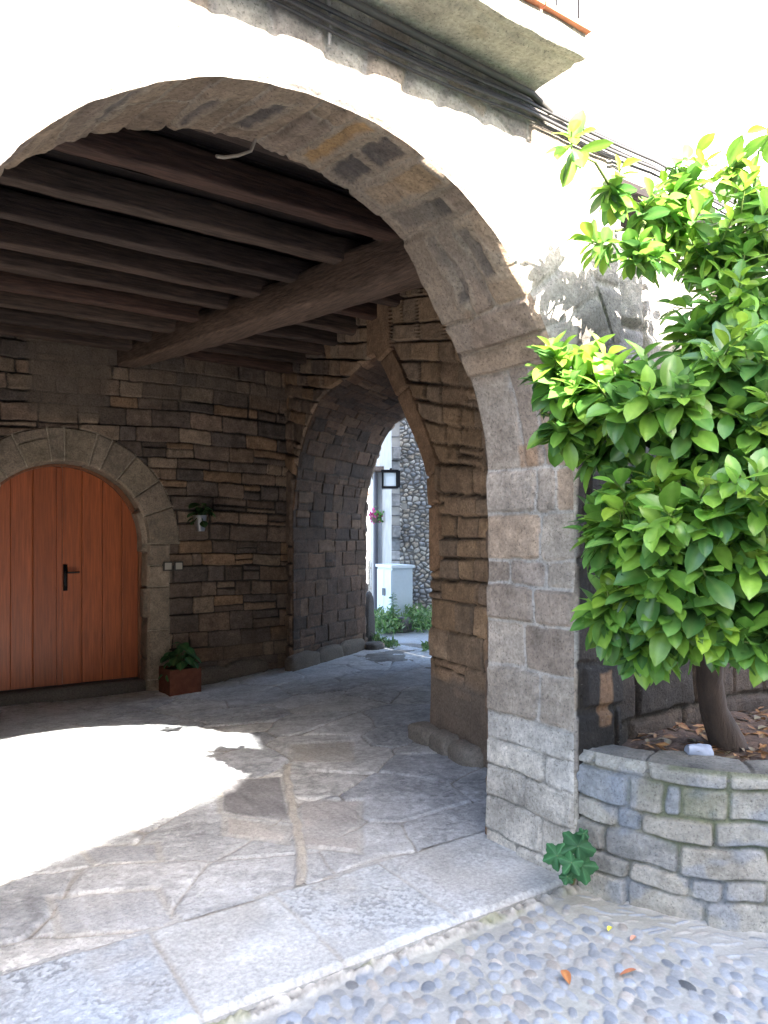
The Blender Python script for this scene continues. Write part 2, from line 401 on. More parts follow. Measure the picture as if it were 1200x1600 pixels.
def threshold():
    mb = MB(); res = .006
    x = np.arange(-1.8, 2.80, res); y = np.arange(YF, 3.03, res); X, Y = np.meshgrid(x, y, indexing='ij')
    wob = .006 * fbm(X * 5, Y * 5, 2); xb = np.array([-1.9, -.35, .955, 1.50, 2.05, 2.9])
    Xs = X - .05 * (Y - 2.4)
    k = np.clip(np.searchsorted(xb, Xs) - 1, 0, 4)
    d = np.minimum(np.minimum(np.abs(Xs + wob - xb[k]), np.abs(xb[k + 1] - Xs - wob)), np.minimum(Y - YF + .004, 3.0 + .015 * fbm(X * 3, Y * 0, 9) - Y))
    soft = np.array([1, 1, .6, .35, 1, .8])          # joints: which are visible
    base = np.array([(.38, .41, .45), (.35, .385, .43), (.42, .435, .445), (.395, .415, .435), (.43, .44, .45)])[k]
    dk = np.array([.6, .75, .35, .62, .38])[k]
    sp = sstep((fbm(X * 62, Y * 62, 12, 2) - .02) / .22)
    sp2 = sstep((fbm(X * 5, Y * 5, 33, 3) + .35) / .5)
    h = .008 + .004 * fbm(X * 2.5, Y * 2.5, 5) - .0022 * sp * dk * 2
    m_ = sstep((d - .002) / .016) * .55 + .45 * sstep(.5 + fbm(X * 4, Y * 4, 28, 3) * 2)
    C = base * (1.12 - .62 * sp * dk * sp2)[..., None] * (1 + .08 * fbm(X * 3, Y * 3, 6))[..., None]
    C = C * m_[..., None] + np.array((.36, .345, .32)) * (1 - m_[..., None])
    h = h * m_ - .003 * (1 - m_)
    h -= .012 * (1 - sstep((Y - YF) / .03))
    P = np.stack([X, Y + .004 * fbm(X * 8, Y, 3), h], -1); mb.grid(P, C)
    # front edge drop
    z = np.linspace(0, 1, 14); XX, ZZ = np.meshgrid(x, z, indexing='ij')
    hz = P[:, 0, 2][:, None] * (1 - ZZ) - .09 * ZZ
    yy = P[:, 0, 1][:, None] - .010 * fbm(XX * 12, ZZ * 3, 4) * np.sin(ZZ * PI)
    mb.grid(np.stack([XX, yy, hz], -1), np.tile((.30, .30, .29), (XX.size, 1)), flip=True)
    return struct(mb.obj('threshold_paving', M['granite']))
threshold()

PC = np.array([3.925, 2.46]); PR = 1.15           # planter centre / radius
def zcob(X, Y): return -.045 - .008 * (YF - Y)
def cobbles():
    mb = MB(); res = .0048
    x = np.arange(.35, 4.1, res); y = np.arange(.75, YF + .03, res); X, Y = np.meshgrid(x, y, indexing='ij')
    Rp = np.hypot(X - PC[0], Y - PC[1]) - PR
    edge = YF - Y
    cell = .050
    near = sstep((.42 - Rp) / .16)
    best = np.zeros_like(X); Cp = np.zeros(X.shape + (3,)); bid = np.zeros_like(X)
    ca, sa = math.cos(.35), math.sin(.35)
    Ur = (X * ca + Y * sa); Vr = (-X * sa + Y * ca)
    iu = np.floor(Ur / cell); iv = np.floor(Vr / (cell * 1.25))
    for a in (-1, 0, 1):
        for b in (-1, 0, 1):
            cu = iu + a; cv = iv + b; k = cu * 37 + cv * 91
            pu = (cu + .5 + .62 * (hsh(k, 1) - .5)) * cell; pv = (cv + .5 + .62 * (hsh(k, 2) - .5)) * cell * 1.25
            wx = pu * ca - pv * sa; wy = pu * sa + pv * ca       # world centre
            rp = np.hypot(wx - PC[0], wy - PC[1]) - PR; nr = rp < .27 + .05 * np.sin(wx * 9)
            ang = np.where(nr, -.62 + .9 * (hsh(k, 3) - .5), 1.05 + 1.1 * (hsh(k, 3) - .5))
            la = np.where(nr, .030 + .016 * hsh(k, 4), .024 + .018 * hsh(k, 4)); lb = np.where(nr, .005 + .005 * hsh(k, 5), .014 + .012 * hsh(k, 5))
            ex = (.0 < YF - wy) & (YF - wy < .055 + .02 * np.sin(wx * 7)); vis = (hsh(k, 6) < np.where(nr, .75, .97)) & ~ex
            dx = X - wx; dy = Y - wy; c_, s_ = np.cos(ang), np.sin(ang)
            u_ = (dx * c_ + dy * s_) / la; v_ = (-dx * s_ + dy * c_) / lb
            rr = np.abs(u_) ** 2.3 + np.abs(v_) ** 2.3
            bury = hsh(k, 7)
            hh = np.where(vis, np.sqrt(np.maximum(0, 1 - rr)) * np.where(nr, .006, .0085 - .005 * bury), 0)
            up = hh > best
            tone = .62 + .75 * hsh(k, 8) ** 1.3
            colr = np.stack([.215 * tone, .245 * tone, .295 * tone], -1)
            warmk = (hsh(k, 9) < .22)[..., None]
            colr = np.where(warmk, np.stack([.33 * tone, .30 * tone, .27 * tone], -1), colr)
            dk = (hsh(k, 10) < .05)[..., None]
            colr = np.where(dk, colr * .3, colr)
            dust = (.12 + .55 * bury)[..., None] * np.where(nr, 1.2, 1)[..., None]
            colr = colr * (1 - np.clip(dust, 0, .9)) + np.array((.30, .30, .295)) * np.clip(dust, 0, .9)
            Cp = np.where(up[..., None], colr, Cp); best = np.where(up, hh, best)
    mort = np.array((.30, .30, .29)) * (1 + .12 * fbm(X * 14, Y * 14, 4, 4))[..., None]
    yel = sstep((fbm(X * 1.3, Y * 1.3, 14, 3) - .05) * 3)[..., None]
    mort = mort * (1 - .5 * yel) + np.array((.29, .285, .24)) * .5 * yel
    m_ = sstep(best / .003)
    h = best + .0025 * fbm(X * 20, Y * 20, 8, 3) + .004 * fbm(X * 4, Y * 4, 9, 2)
    C = mort * (1 - m_[..., None]) + Cp * m_[..., None]
    # gravelly mortar fillet along the threshold
    g = sstep((.050 + .02 * fbm(X * 5, Y * 0, 3) - edge) / .03)
    gr = fbm(X * 38, Y * 38, 22, 4)
    h = h * (1 - g) + g * (.022 * (1 - edge / .1) + .014 * gr)
    gc = np.array((.29, .275, .25)) * (1 + .85 * gr)[..., None]
    moss = sstep((fbm(X * 7, Y * 7, 44, 3) - .12) * 5)[..., None] * .6
    gc = gc * (1 - moss) + np.array((.17, .18, .09)) * moss
    C = C * (1 - g[..., None]) + gc * g[..., None]
    # rough mortar toe under the planter and pier
    toe = sstep((.07 + .02 * fbm(X * 6, Y * 6, 8) - Rp) / .05)
    h = h * (1 - toe) + toe * (.012 + .008 * fbm(X * 15, Y * 15, 3)); C = C * (1 - toe[..., None]) + toe[..., None] * np.array((.34, .325, .30)) * (1 + .2 * fbm(X * 20, Y * 20, 6))[..., None]
    mb.grid(np.stack([X, Y, zcob(X, Y) + h], -1), np.clip(C, .01, .9))
    return struct(mb.obj('cobbled_street', M['pebble']))
cobbles()

# wide ground sheet reaching the horizon
mb = MB()
u = np.r_[-900, -200, -60, np.arange(-20, 30, 1.0), 60, 200, 900]
X, Y = np.meshgrid(u, u, indexing='ij'); mb.grid(np.stack([X, Y, np.where((Y < 2.6), -.16, -.13) - .0 * X], -1), (.30, .29, .27))
struct(mb.obj('ground', M['floor']))

# lane beyond the side arch: rough rock and earth, then smooth concrete
def lane():
    mb = MB(); res = .03
    P0 = np.array([5.2, 5.2]); ex = np.array([.865, .50]); ey = np.array([.182, .983])
    u = np.arange(-.4, 9.5, res); v = np.arange(-1.5, 12, res); U, V = np.meshgrid(u, v, indexing='ij')
    X = P0[0] + U * ex[0] + V * ey[0]; Y = P0[1] + U * ex[1] + V * ey[1]
    t = X * F[0] + Y * F[1]
    n = fbm(X * 1.2, Y * 1.2, 3, 5); st = np.round(fbm(X * .8, Y * 1.6, 9, 3) * 4) / 4
    rough = sstep((t - 8.6) / .5) * (1 - sstep((t - 11.2 + .5 * n) / .25))
    z = -.02 + rough * (.05 * n + .05 * st) - .01
    tone = np.array((.20, .185, .165)) * (1 + .45 * fbm(X * 6, Y * 6, 7))[..., None]
    conc = np.array((.36, .365, .37)) * (1 + .06 * n)[..., None]
    C = tone * rough[..., None] + conc * (1 - rough[..., None])
    mb.grid(np.stack([X, Y, z], -1), np.clip(C, .01, 1)); return struct(mb.obj('lane_ground', M['floor']))
lane()

# =================================================================== THE HOUSE WITH THE ARCH
house = thing('stone_house', 'old stone house whose wide round arch opens onto a covered passage', 'house', (1.4, 2.65, 0))
ACX, ACZ, AR, = 1.41, 1.80, 1.315
XR = ACX + AR
# profile of the front arch with a little unevenness, the same for face and lining
def arch_profile(res=.008):
    base = [(XR, -.12), (XR, ACZ)] + [(ACX + AR * math.cos(a), ACZ + AR * math.sin(a)) for a in np.linspace(0.01, PI - .01, 160)] + [(ACX - AR, ACZ), (ACX - AR, -.12)]
    P, s = resample(base, res)
    return P, s - .12
APROF, AS = arch_profile()
vj = [-.3, 0.05, .225, .388, .52, .66, .91, 1.135, 1.32, 1.445, 1.67, 1.885, 2.37, 2.50, 2.67, 3.10, 3.24, 3.42, 3.56, 3.72, 3.86, 4.06, 4.24, 4.38, 4.52, 4.70, 4.86, 5.02, 5.22, 5.4, 5.6, 5.8, 6.1, 6.4, 6.7, 7, 7.3, 7.6, 7.9, 8.4]
_r = np.random.RandomState(5)
slj = [[-1, .33, 2], [-1, .18, 2], [-1, .30, 2], [-1, .17, 2], [-1, 2], [-1, .22, 2], [-1, .31, 2], [-1, .24, 2], [-1, .17, .42, 2], [-1, .2, 2],
       [-1, .10, .235, 2], [-1, .17, .30, 2], [-1, 2], [-1, 2], [-1, .20, .34, 2], [-1, .24, 2], [-1, .30, 2], [-1, .22, .4, 2], [-1, 2]]
while len(slj) < len(vj): slj.append([-1] + sorted(_r.uniform(.15, .42, _r.randint(0, 2)).tolist()) + [2])
def voussoir_jit(s):
    k = np.clip(np.searchsorted(vj, s) - 1, 0, 60); return .009 * (hsh(k + 3, 2) - .5) + .005 * fbm(s * 9, s * 0, 5, 2)
tg = np.gradient(APROF, axis=0); tg /= np.hypot(*tg.T)[:, None]
J = np.convolve(np.pad(voussoir_jit(AS), 4, 'edge'), np.ones(5) / 5, 'same')[4:-4]
APROF = APROF + np.stack([tg[:, 1], -tg[:, 0]], 1) * J[:, None]
def lay_arch(S, Q):
    D, ID, A, B = coursed(Q, S, 71, vb=vj, sl=slj, warp=.018, wf=4, rc=.03)
    up = sstep((S - 2.30) / .12); low = 1 - sstep((S - .64) / .04); 
    h1, c1 = stones(D, ID, A, B, Q, S, [(1.12*c[0], 1.08*c[1], 1.03*c[2]) for c in JAMB], (.45, .415, .375), jw=.009, ew=.008, hgt=.010, off=.005, tilt=.03, rough=.007, rf=12, cvar=.12, seed=1)
    h2, c2 = stones(D, ID, A, B, Q, S, VOUS, (.33, .265, .20), jw=.006, ew=.008, hgt=.010, off=.005, tilt=.03, rough=.009, rf=9, cvar=.12, seed=2)
    h3, c3 = stones(D, ID, A, B, Q, S, JAMB_LOW, (.30, .28, .25), jw=.002, ew=.008, hgt=.014, off=.006, tilt=.04, rough=.006, rf=8, cvar=.08, seed=4)
    # rusty stones of the photograph
    m2 = sstep((S - 1.885) / .02) * 1.0
    c1 = c1 * (1 - .35 * m2[..., None]) + np.array((.27, .21, .17)) * .35 * m2[..., None]
    rust = sstep((.065 - np.abs(S - 1.945)) / .02) * sstep((.34 - Q) / .02) * sstep((Q - .20) / .02)
    h = h1 * (1 - up) + h2 * up; C = c1 * (1 - up[..., None]) + c2 * up[..., None]
    h = h * (1 - low) + h3 * low; C = C * (1 - low[..., None]) + c3 * low[..., None]
    C = C * (1 - .6 * rust[..., None]) + np.array((.40, .235, .13)) * .6 * rust[..., None]
    # impost: the arch ring sits 4 cm proud of the jamb
    h = h + .012 * sstep((S - 2.36) / .03) * (1 - sstep((S - 2.66) / .5)) + .008 * sstep((S - 2.50) / .02) * (1 - sstep((S - 2.66) / .03))
    h = h + .012 * sstep((S - 1.9) / .5) * (1 - sstep((S - 2.36) / .05)) * 0
    h = h - (.012 + .075 * Q / .57) * sstep((S - 2.75) / .4) * (1 - sstep((S - 5.2) / .4))
    # foot of the pier spreads a little
    h = h + .02 * sstep((.5 - S) / .5)
    ridge = sstep((S - 2.7) / .1) * (1 - sstep((S - 3.9) / .2))
    h = h + ridge * .010 * fbm(Q * 16, S * 2.2, 19, 3)
    # long tooled streaks running through the thickness of the arch
    stk = fbm(S * 26, Q * 2.2, 45, 3); st2 = sstep((S - 3.35) / .3)
    h = h + st2 * .010 * stk; C = C * (1 + .22 * st2 * stk)[..., None]
    for (s0, s1, q0, q1, col) in ((2.80, 3.06, .07, .17, (.12, .10, .088)), (2.74, 3.08, .30, .38, (.15, .12, .10)), (3.12, 3.235, .12, .50, (.10, .085, .075)), (3.27, 3.40, .03, .50, (.36, .24, .14)),
                              (3.44, 3.575, .05, .27, (.105, .088, .08)), (3.44, 3.565, .32, .54, (.10, .085, .078)), (3.625, 3.705, .02, .54, (.40, .235, .10)), (3.93, 4.01, .10, .46, (.12, .10, .09)),
                              (4.16, 4.22, .2, .5, (.15, .12, .105)), (4.52, 4.60, .05, .4, (.15, .125, .11))):
        Sw = S + .03 * fbm(S * 8 + s0 * 5, Q * 8, 12, 4); Qw = Q + .06 * fbm(S * 7, Q * 7 + s0 * 3, 13, 4)
        dd = np.minimum(np.minimum(Sw - s0, s1 - Sw), np.minimum(Qw - q0, q1 - Qw)); m_ = sstep(dd / .022)
        ed = sstep((dd + .03) / .015) * (1 - m_)
        C = C * (1 - .85 * m_[..., None]) + np.array(col) * .85 * (1 + .45 * fbm(S * 18, Q * 18, 6, 4))[..., None] * m_[..., None]
        C = C * (1 - .5 * ed[..., None]) + np.array((.36, .29, .215)) * .5 * ed[..., None]
        h = h + m_ * (-.003 + .012 * fbm(S * 14, Q * 14, 9, 3)) + .004 * ed
    pl = sstep((fbm(Q * 2.5, S * 1.6, 66, 3) - .12) * 4) * up
    C = C * (1 - .45 * pl[..., None]) + np.array((.31, .25, .195)) * .45 * pl[..., None]
    return h, C
mb = MB(); reveal(mb, APROF, AS, (0, YF, 0), (1, 0, 0), (0, 1, 0), YB - YF, .007, lay_arch)
mb.obj('arch_lining', M['stone'], house)

WALLC = [(.36, .32, .27), (.33, .29, .25), (.38, .35, .30), (.30, .27, .24), (.34, .28, .22)]
SHADEW = [(.034, .025, .020), (.026, .021, .018), (.042, .031, .024), (.030, .023, .017)]  # wall stone darkened to paint in the shade behind the laurel
def lay_front(U, V):
    D, ID, A, B = coursed(U, V, 83, ch=(.16, .30), sl=(.25, .6), warp=.015)
    r = np.hypot(U - ACX, V - ACZ); th = np.arctan2(V - ACZ, U - ACX)
    inr = (r < AR + .42) & (V > ACZ - .1)
    D2, ID2, A2, B2 = coursed(r, 1.8 + th * AR, 71, vb=vj, sl=(.9, 1.2), warp=.01)
    D = np.where(inr, np.minimum(D2, AR + .42 - r), D); ID = np.where(inr, ID2, ID); A = np.where(inr, 0, A); B = np.where(inr, 0, B)
    h, C = stones(D, ID, A, B, U, V, WALLC, (.38, .35, .31), jw=.008, ew=.02, hgt=.012, off=.006, tilt=.02, rough=.006, rf=8, seed=6)
    # laurel's shade painted as darker masonry low on the wall behind the planter
    hd, Cd = stones(D, ID, A, B, U, V, SHADEW, (.035, .029, .025), jw=.008, ew=.02, hgt=.012, off=.006, tilt=.05, rough=.01, rf=8, seed=7)
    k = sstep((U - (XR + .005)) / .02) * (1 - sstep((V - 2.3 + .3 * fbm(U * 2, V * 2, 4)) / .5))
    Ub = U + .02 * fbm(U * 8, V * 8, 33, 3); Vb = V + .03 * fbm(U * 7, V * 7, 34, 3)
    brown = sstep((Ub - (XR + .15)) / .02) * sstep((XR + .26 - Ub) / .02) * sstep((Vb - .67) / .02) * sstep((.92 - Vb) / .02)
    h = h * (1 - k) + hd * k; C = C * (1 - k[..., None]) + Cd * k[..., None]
    C = C * (1 - brown[..., None]) + np.array((.20, .115, .065)) * brown[..., None] * (1 + .3 * fbm(U * 25, V * 8, 3))[..., None]
    return h, C
HX0, HX1, ZT = -2.2, 3.05, 4.3
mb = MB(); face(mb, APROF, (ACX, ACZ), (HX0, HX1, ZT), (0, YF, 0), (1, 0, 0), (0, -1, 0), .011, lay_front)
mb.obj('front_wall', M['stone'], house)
# rear face of the arched wall (towards the passage), coarser
AP2 = APROF + np.stack([tg[:, 1], -tg[:, 0]], 1) * (.095 * sstep((AS - 2.72) / .4) * (1 - sstep((AS - 5.2) / .4)))[:, None]; AP2 = AP2[::4]
def lay_int(U, V, seed=90, pal=INT, mort=(.045, .036, .03), **k):
    D, ID, A, B = coursed(U, V, seed, ch=(.12, .21), sl=(.22, .55), warp=.016, split=.18)
    kw = dict(jw=.003, ew=.014, hgt=.030, off=.016, tilt=.09, rough=.010, rf=8, cvar=.22, seed=seed); kw.update(k)
    return stones(D, ID, A, B, U, V, pal, mort, **kw)
mb = MB(); face(mb, AP2, (ACX, ACZ), (HX0, 3.45, 3.9), (0, YB, 0), (1, 0, 0), (0, 1, 0), .03, lay_int)
mb.obj('inner_arch_wall', M['stone'], house)

# ---- back wall with the door opening
YW = 8.20; DCX, DZ, DR = 1.84, 1.48, .84
dprof, ds = resample([(DCX + DR, -.12), (DCX + DR, DZ)] + [(DCX + DR * math.cos(a), DZ + DR * math.sin(a)) for a in np.linspace(.02, PI - .02, 80)] + [(DCX - DR, DZ), (DCX - DR, -.12)], .004)
VST = [(.29, .225, .16), (.32, .245, .18), (.27, .21, .155), (.30, .235, .175), (.28, .215, .16)]
def lay_back(U, V):
    # courses sag a little to the right
    Vs = V + .035 * np.sin(U * 1.3 + .5) * sstep((V - .4) / 1)
    D, ID, A, B = coursed(U, Vs, 93, ch=(.11, .20), sl=(.18, .52), warp=.015, split=.15)
    D = D - .007 * sstep((fbm(U * 1.3, V * 4, 61, 2) + .05) * 3)
    h, C = stones(D, ID, A, B, U, V, INT, (.055, .044, .036), jw=.002, ew=.010, hgt=.030, off=.018, tilt=.07, rough=.012, rf=7, cvar=.25, seed=93)
    # patches of old render near the ceiling and by the floor
    pt = sstep((fbm(U * 1.1, V * 1.1, 31, 3) + .9 * sstep((V - 2.75) / .5) - .55) * 3)
    px_ = sstep((U - 1.45) / .08) * sstep((2.35 - U) / .15) * sstep((V - 2.72) / .1)
    pb = sstep((.45 + .15 * fbm(U * 2, V * 2, 8) - V) / .15) * sstep((U - 3.2) / .3)
    pt = np.clip(pt * .7 + px_ * .9 + pb * .75, 0, 1)
    h = h * (1 - pt) + pt * (.036 + .012 * fbm(U * 5, V * 5, 12, 4))
    pc = np.array((.165, .125, .095)) * (1 + .25 * fbm(U * 6, V * 6, 17, 4))[..., None]
    C = C * (1 - .8 * pt[..., None]) + pc * .8 * pt[..., None]
    r = np.hypot(U - DCX, V - DZ); th = np.arctan2(V - DZ, U - DCX)
    ring = (r < DR + .345) & (V > DZ)
    vb = [-1, 0, .36, .62, .92, 1.16, 1.30, 1.58, 1.72, 2.0, 2.25, 2.45, 2.8, 3.3, 4]
    Dr, IDr, Ar, Br = coursed(r, th, 55, vb=vb, sl=(2, 3), warp=.006)
    Dr = np.minimum(Dr, DR + .345 - r)
    jam = (np.abs(U - DCX) < DR + .235) & (V <= DZ)
    Dj, IDj, Aj, Bj = coursed(U, V, 56, vb=[-1, .02, .55, 1.02, 1.25, 1.48, 3], sl=[[-9, 9]] * 6, warp=.004)
    Dj = np.minimum(Dj, DR + .235 - np.abs(U - DCX))
    Dd = np.where(ring, Dr, Dj); Id = np.where(ring, IDr, IDj)
    h2, C2 = stones(Dd, Id, A * 0, B * 0, U, V, VST, (.42, .35, .27), jw=.006, ew=.008, hgt=.030, off=.004, tilt=0, rough=.006, rf=5, cvar=.10, seed=57)
    k = ring | jam
    return np.where(k, h2 + .01, h), np.where(k[..., None], C2, C)
mb = MB(); face(mb, dprof, (DCX, DZ), (HX0, 4.60, 3.95), (0, YW, 0), (1, 0, 0), (0, -1, 0), .0125, lay_back)
mb.obj('back_wall', M['stone'], house)
mb = MB()
reveal(mb, dprof, ds, (0, YW, 0), (1, 0, 0), (0, 1, 0), .30, .03, lambda S, Q: stones(*coursed(Q, S, 56, ch=(.3, .5), sl=(2, 3)), Q, S, VST, (.15, .12, .1), seed=3, hgt=.006, off=.002, rough=.003))
mb.box((DCX - DR, YW + .02, -.14), (DCX + DR, YW + .32, .015), (.17, .15, .135))
mb.obj('door_reveal', M['stone'], house)

# ---- door (frame > leaves, handle)
YD = YW + .22
fr = MB()
for r0, r1, y0, y1 in ((DR - .035, DR + .01, YD - .03, YD + .05),):
    a = np.linspace(0, PI, 60); path = [(1, -1)] 
    pin = np.array([(DCX + r0, .02)] + [(DCX + r0 * math.cos(q), DZ + r0 * math.sin(q)) for q in a] + [(DCX - r0, .02)])
    pout = np.array([(DCX + r1, .02)] + [(DCX + r1 * math.cos(q), DZ + r1 * math.sin(q)) for q in a] + [(DCX - r1, .02)])
    ring = np.stack([np.c_[pout[:, 0], np.full(len(pin), y0), pout[:, 1]], np.c_[pin[:, 0], np.full(len(pin), y0), pin[:, 1]], np.c_[pin[:, 0], np.full(len(pin), y1), pin[:, 1]]], 1)
    fr.grid(ring, (.20, .075, .032))
door = fr.obj('door', M['doorwood'], house, smooth=False, label='arched double door of orange brown planks')
def door_leaf(x0, x1, seams, name):
    mb = MB(); xs = np.unique(np.r_[np.linspace(x0, x1, 70), [s + o for s in seams for o in (-.006, -.003, 0, .003, .006)]])
    xs = xs[(xs >= x0) & (xs <= x1)]
    rr = DR - .037; zt = DZ + np.sqrt(np.maximum(rr ** 2 - (xs - DCX) ** 2, .0))
    v = np.linspace(0, 1, 40); Z = .03 + (zt - .03)[:, None] * v[None]
    gv = np.zeros_like(xs); tone = np.ones_like(xs); sid = np.searchsorted(np.array(seams), xs)
    for s in seams: gv = np.maximum(gv, 1 - np.clip(np.abs(xs - s) / .005, 0, 1))
    tone = .90 + .2 * hsh(sid + 4, 3)
    X = np.repeat(xs[:, None], 40, 1); Y = YD + .012 * gv[:, None] + 0 * Z
    C = np.array((.36, .088, .025))[None, None] * (tone * (1 - .45 * gv))[:, None, None] * np.ones(Z.shape)[..., None]
    mb.grid(np.stack([X, Y, Z], -1), C)
    return mb.obj('door_leaf', M['doorwood'], door)
SX = 1.86
door_leaf(DCX - DR + .037, SX - .006, [1.17, 1.375, 1.585], 'l')
door_leaf(SX + .006, DCX + DR - .037, [SX + .20, SX + .41, SX + .615], 'r')
mb = MB(); mb.box((SX - .055, YD - .018, .03), (SX - .001, YD + .006, DZ + .79), (.33, .08, .024)); mb.obj('cover_strip', M['doorwood'], door, smooth=False)
mb = MB(); mb.box((SX + .012, YD - .02, 1.0), (SX + .052, YD - .002, 1.27)); mb.tube([(SX + .033, YD - .02, 1.19), (SX + .033, YD - .055, 1.19), (SX + .05, YD - .065, 1.19), (SX + .16, YD - .065, 1.19)], .010, 8)
mb.tube([(SX + .033, YD - .024, 1.06), (SX + .033, YD - .018, 1.06)], .012, 10); mb.obj('handle', M['metal'], door)
mb = MB(); mb.box((DCX - DR + .04, YD - .004, .016), (DCX + DR - .04, YD + .04, .03), (.06, .045, .04)); mb.obj('weather_bar', M['wood'], door, smooth=False)

# ---- side wall with the wide, lopsided arch of the passage through to the lane
SO = np.array([3.70, 4.60, 0.]); SU = np.array([.182, .983, 0.]); SW = np.array([.865, .50, 0.]); SN = np.array([-.983, .182, 0.])
sp = [(0, -.12), (0, 1.75), (.03, 2.0), (.10, 2.14), (.30, 2.40), (.54, 2.67), (.80, 2.98), (1.0, 3.16), (1.25, 3.17), (1.7, 3.10), (2.2, 3.07), (2.5, 3.02), (2.75, 2.90), (2.95, 2.76), (3.2, 2.50), (3.36, 2.2), (3.46, 1.9), (3.46, -.12)]
sp = [(u, z) for u, z in sp][::-1]                     # right-hand jamb in local frame = far jamb
sprof, ss = resample(sp, .014)
sprof = sprof + .012 * np.stack([fbm(ss * 5, ss * 0, 3), fbm(ss * 5, ss * 0 + 9, 5)], 1)
def lay_side(U, V):
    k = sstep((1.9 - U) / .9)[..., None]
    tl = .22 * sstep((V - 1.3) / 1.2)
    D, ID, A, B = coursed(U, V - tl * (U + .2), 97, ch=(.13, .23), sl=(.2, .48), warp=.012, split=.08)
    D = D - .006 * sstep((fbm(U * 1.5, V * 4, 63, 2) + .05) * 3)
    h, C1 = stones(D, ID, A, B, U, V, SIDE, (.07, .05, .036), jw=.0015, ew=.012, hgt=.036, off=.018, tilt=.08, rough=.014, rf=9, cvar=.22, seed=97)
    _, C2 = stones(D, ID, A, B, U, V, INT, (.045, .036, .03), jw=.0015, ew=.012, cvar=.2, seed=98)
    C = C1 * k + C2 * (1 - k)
    # dressed voussoirs round the near half of the arch
    du = np.interp(V, [0, 1.3, 1.75, 2.14, 2.40, 2.67, 2.98, 3.16], [-.001, 0, 0, .10, .30, .54, .80, 1.0])
    q = (du - U)
    ring = (V > 1.28) & (q > -.3) & (q < np.interp(V, [1.28, 1.9, 2.2, 3.2], [.20, .17, .24, .34])) & (U < 1.15)
    ql = np.interp(V, [1.28, 1.9, 2.2, 3.2], [.20, .17, .24, .34]) - q
    vb = [0, 1.28, 1.78, 2.02, 2.86, 3.3, 5]
    kk = np.clip(np.searchsorted(vb, V + .25 * (U)) - 1, 0, 5); vb = np.array(vb)
    dv = np.minimum(np.abs(V + .25 * U - vb[kk]), np.abs(vb[kk + 1] - V - .25 * U))
    d2 = np.minimum(dv, ql)
    hr, Cr = stones(d2, kk + 77.0, A * 0, B * 0, U, V, [(.27, .165, .10), (.245, .15, .092)], (.08, .055, .04), jw=.002, ew=.012, hgt=.045, off=.008, tilt=0, rough=.006, rf=4, cvar=.12, seed=99)
    h = np.where(ring, hr, h); C = np.where(ring[..., None], Cr, C)
    # smooth render at the foot of the near pier
    foot = sstep((.62 + .12 * fbm(U * 3, V * 3, 5) - V) / .12) * sstep((.3 - U) / .1)
    h = h * (1 - foot) + foot * (.026 + .012 * fbm(U * 5, V * 5, 2, 4))
    C = C * (1 - .85 * foot[..., None]) + np.array((.20, .16, .13)) * (1 + .22 * fbm(U * 8, V * 8, 21, 4))[..., None] * .85 * foot[..., None]
    return h, C
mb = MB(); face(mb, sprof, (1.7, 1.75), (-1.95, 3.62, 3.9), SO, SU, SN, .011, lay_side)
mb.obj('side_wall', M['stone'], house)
def lay_rev(S, Q):
    D, ID, A, B = coursed(Q, S, 101, ch=(.13, .23), sl=(.25, .5), warp=.016, split=.15)
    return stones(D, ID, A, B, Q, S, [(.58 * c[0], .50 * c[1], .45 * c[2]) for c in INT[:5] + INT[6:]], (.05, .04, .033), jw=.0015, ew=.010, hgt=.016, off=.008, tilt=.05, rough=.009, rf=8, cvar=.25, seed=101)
mb = MB(); reveal(mb, sprof, ss, SO, SU, SW, 1.95, .016, lay_rev)
mb.obj('side_arch_lining', M['stone'], house)
mb = MB(); face(mb, sprof[::3], (1.7, 1.75), (-1.95, 3.9, 4.3), SO + SW * 1.95, SU, -SN, .05, lay_int)
mb.obj('lane_wall', M['stone'], house)
# plinth stones along the foot of walls
def blob(mb, c, r, seed, col, n=14, flat=1.0, rz=0):
    th = np.linspace(0, PI, n); ph = np.linspace(0, 2 * PI, n * 2 + 1)
    T, Pp = np.meshgrid(th, ph, indexing='ij')
    d = np.stack([np.sin(T) * np.cos(Pp), np.sin(T) * np.sin(Pp), np.cos(T)], -1)
    e = np.sign(d) * np.abs(d) ** .6
    nn = 1 + .16 * fbm(d[..., 0] * 2 + seed, d[..., 1] * 2 + d[..., 2] * 1.7, seed, 3); nn[:, -1] = nn[:, 0]
    v = e * np.array(r) * nn[..., None]
    c_, s_ = math.cos(rz), math.sin(rz)
    x = v[..., 0] * c_ - v[..., 1] * s_; y = v[..., 0] * s_ + v[..., 1] * c_
    P = np.stack([x, y, v[..., 2]], -1) + np.array(c)
    mb.grid(P, np.array(col) * (1 + .15 * fbm(d[..., 0] * 4, d[..., 2] * 4, seed))[..., None], flip=False)
rz = math.atan2(SU[1], SU[0])
def plinth(c, r_, seed, col, rz): mb = MB(); blob(mb, c, r_, seed, col, rz=rz); mb.obj('plinth_stone', M['stone'], house)
for i, (s_, l) in enumerate(((-.62, .15), (-.33, .14), (-.02, .17))):
    c = SO + SU * s_ + SN * .06; plinth((c[0], c[1], .04), (l, .10, .09 + .02 * (i % 2)), 3 + i, (.27, .235, .20), rz + .1 * (i - 1))
for i, x in enumerate((3.35, 3.80)):
    plinth((x, YW - .04, .0 + .04 * i), (.27, .07, .10), 9 + i, (.17, .14, .115), 0)
c = SO + SU * 3.44
for i in range(3):
    q = c + SW * (.22 + .62 * i) - SU * .02; plinth((q[0], q[1], .05), (.36, .07, .13), 19 + i, (.15, .12, .095), math.atan2(SW[1], SW[0]))


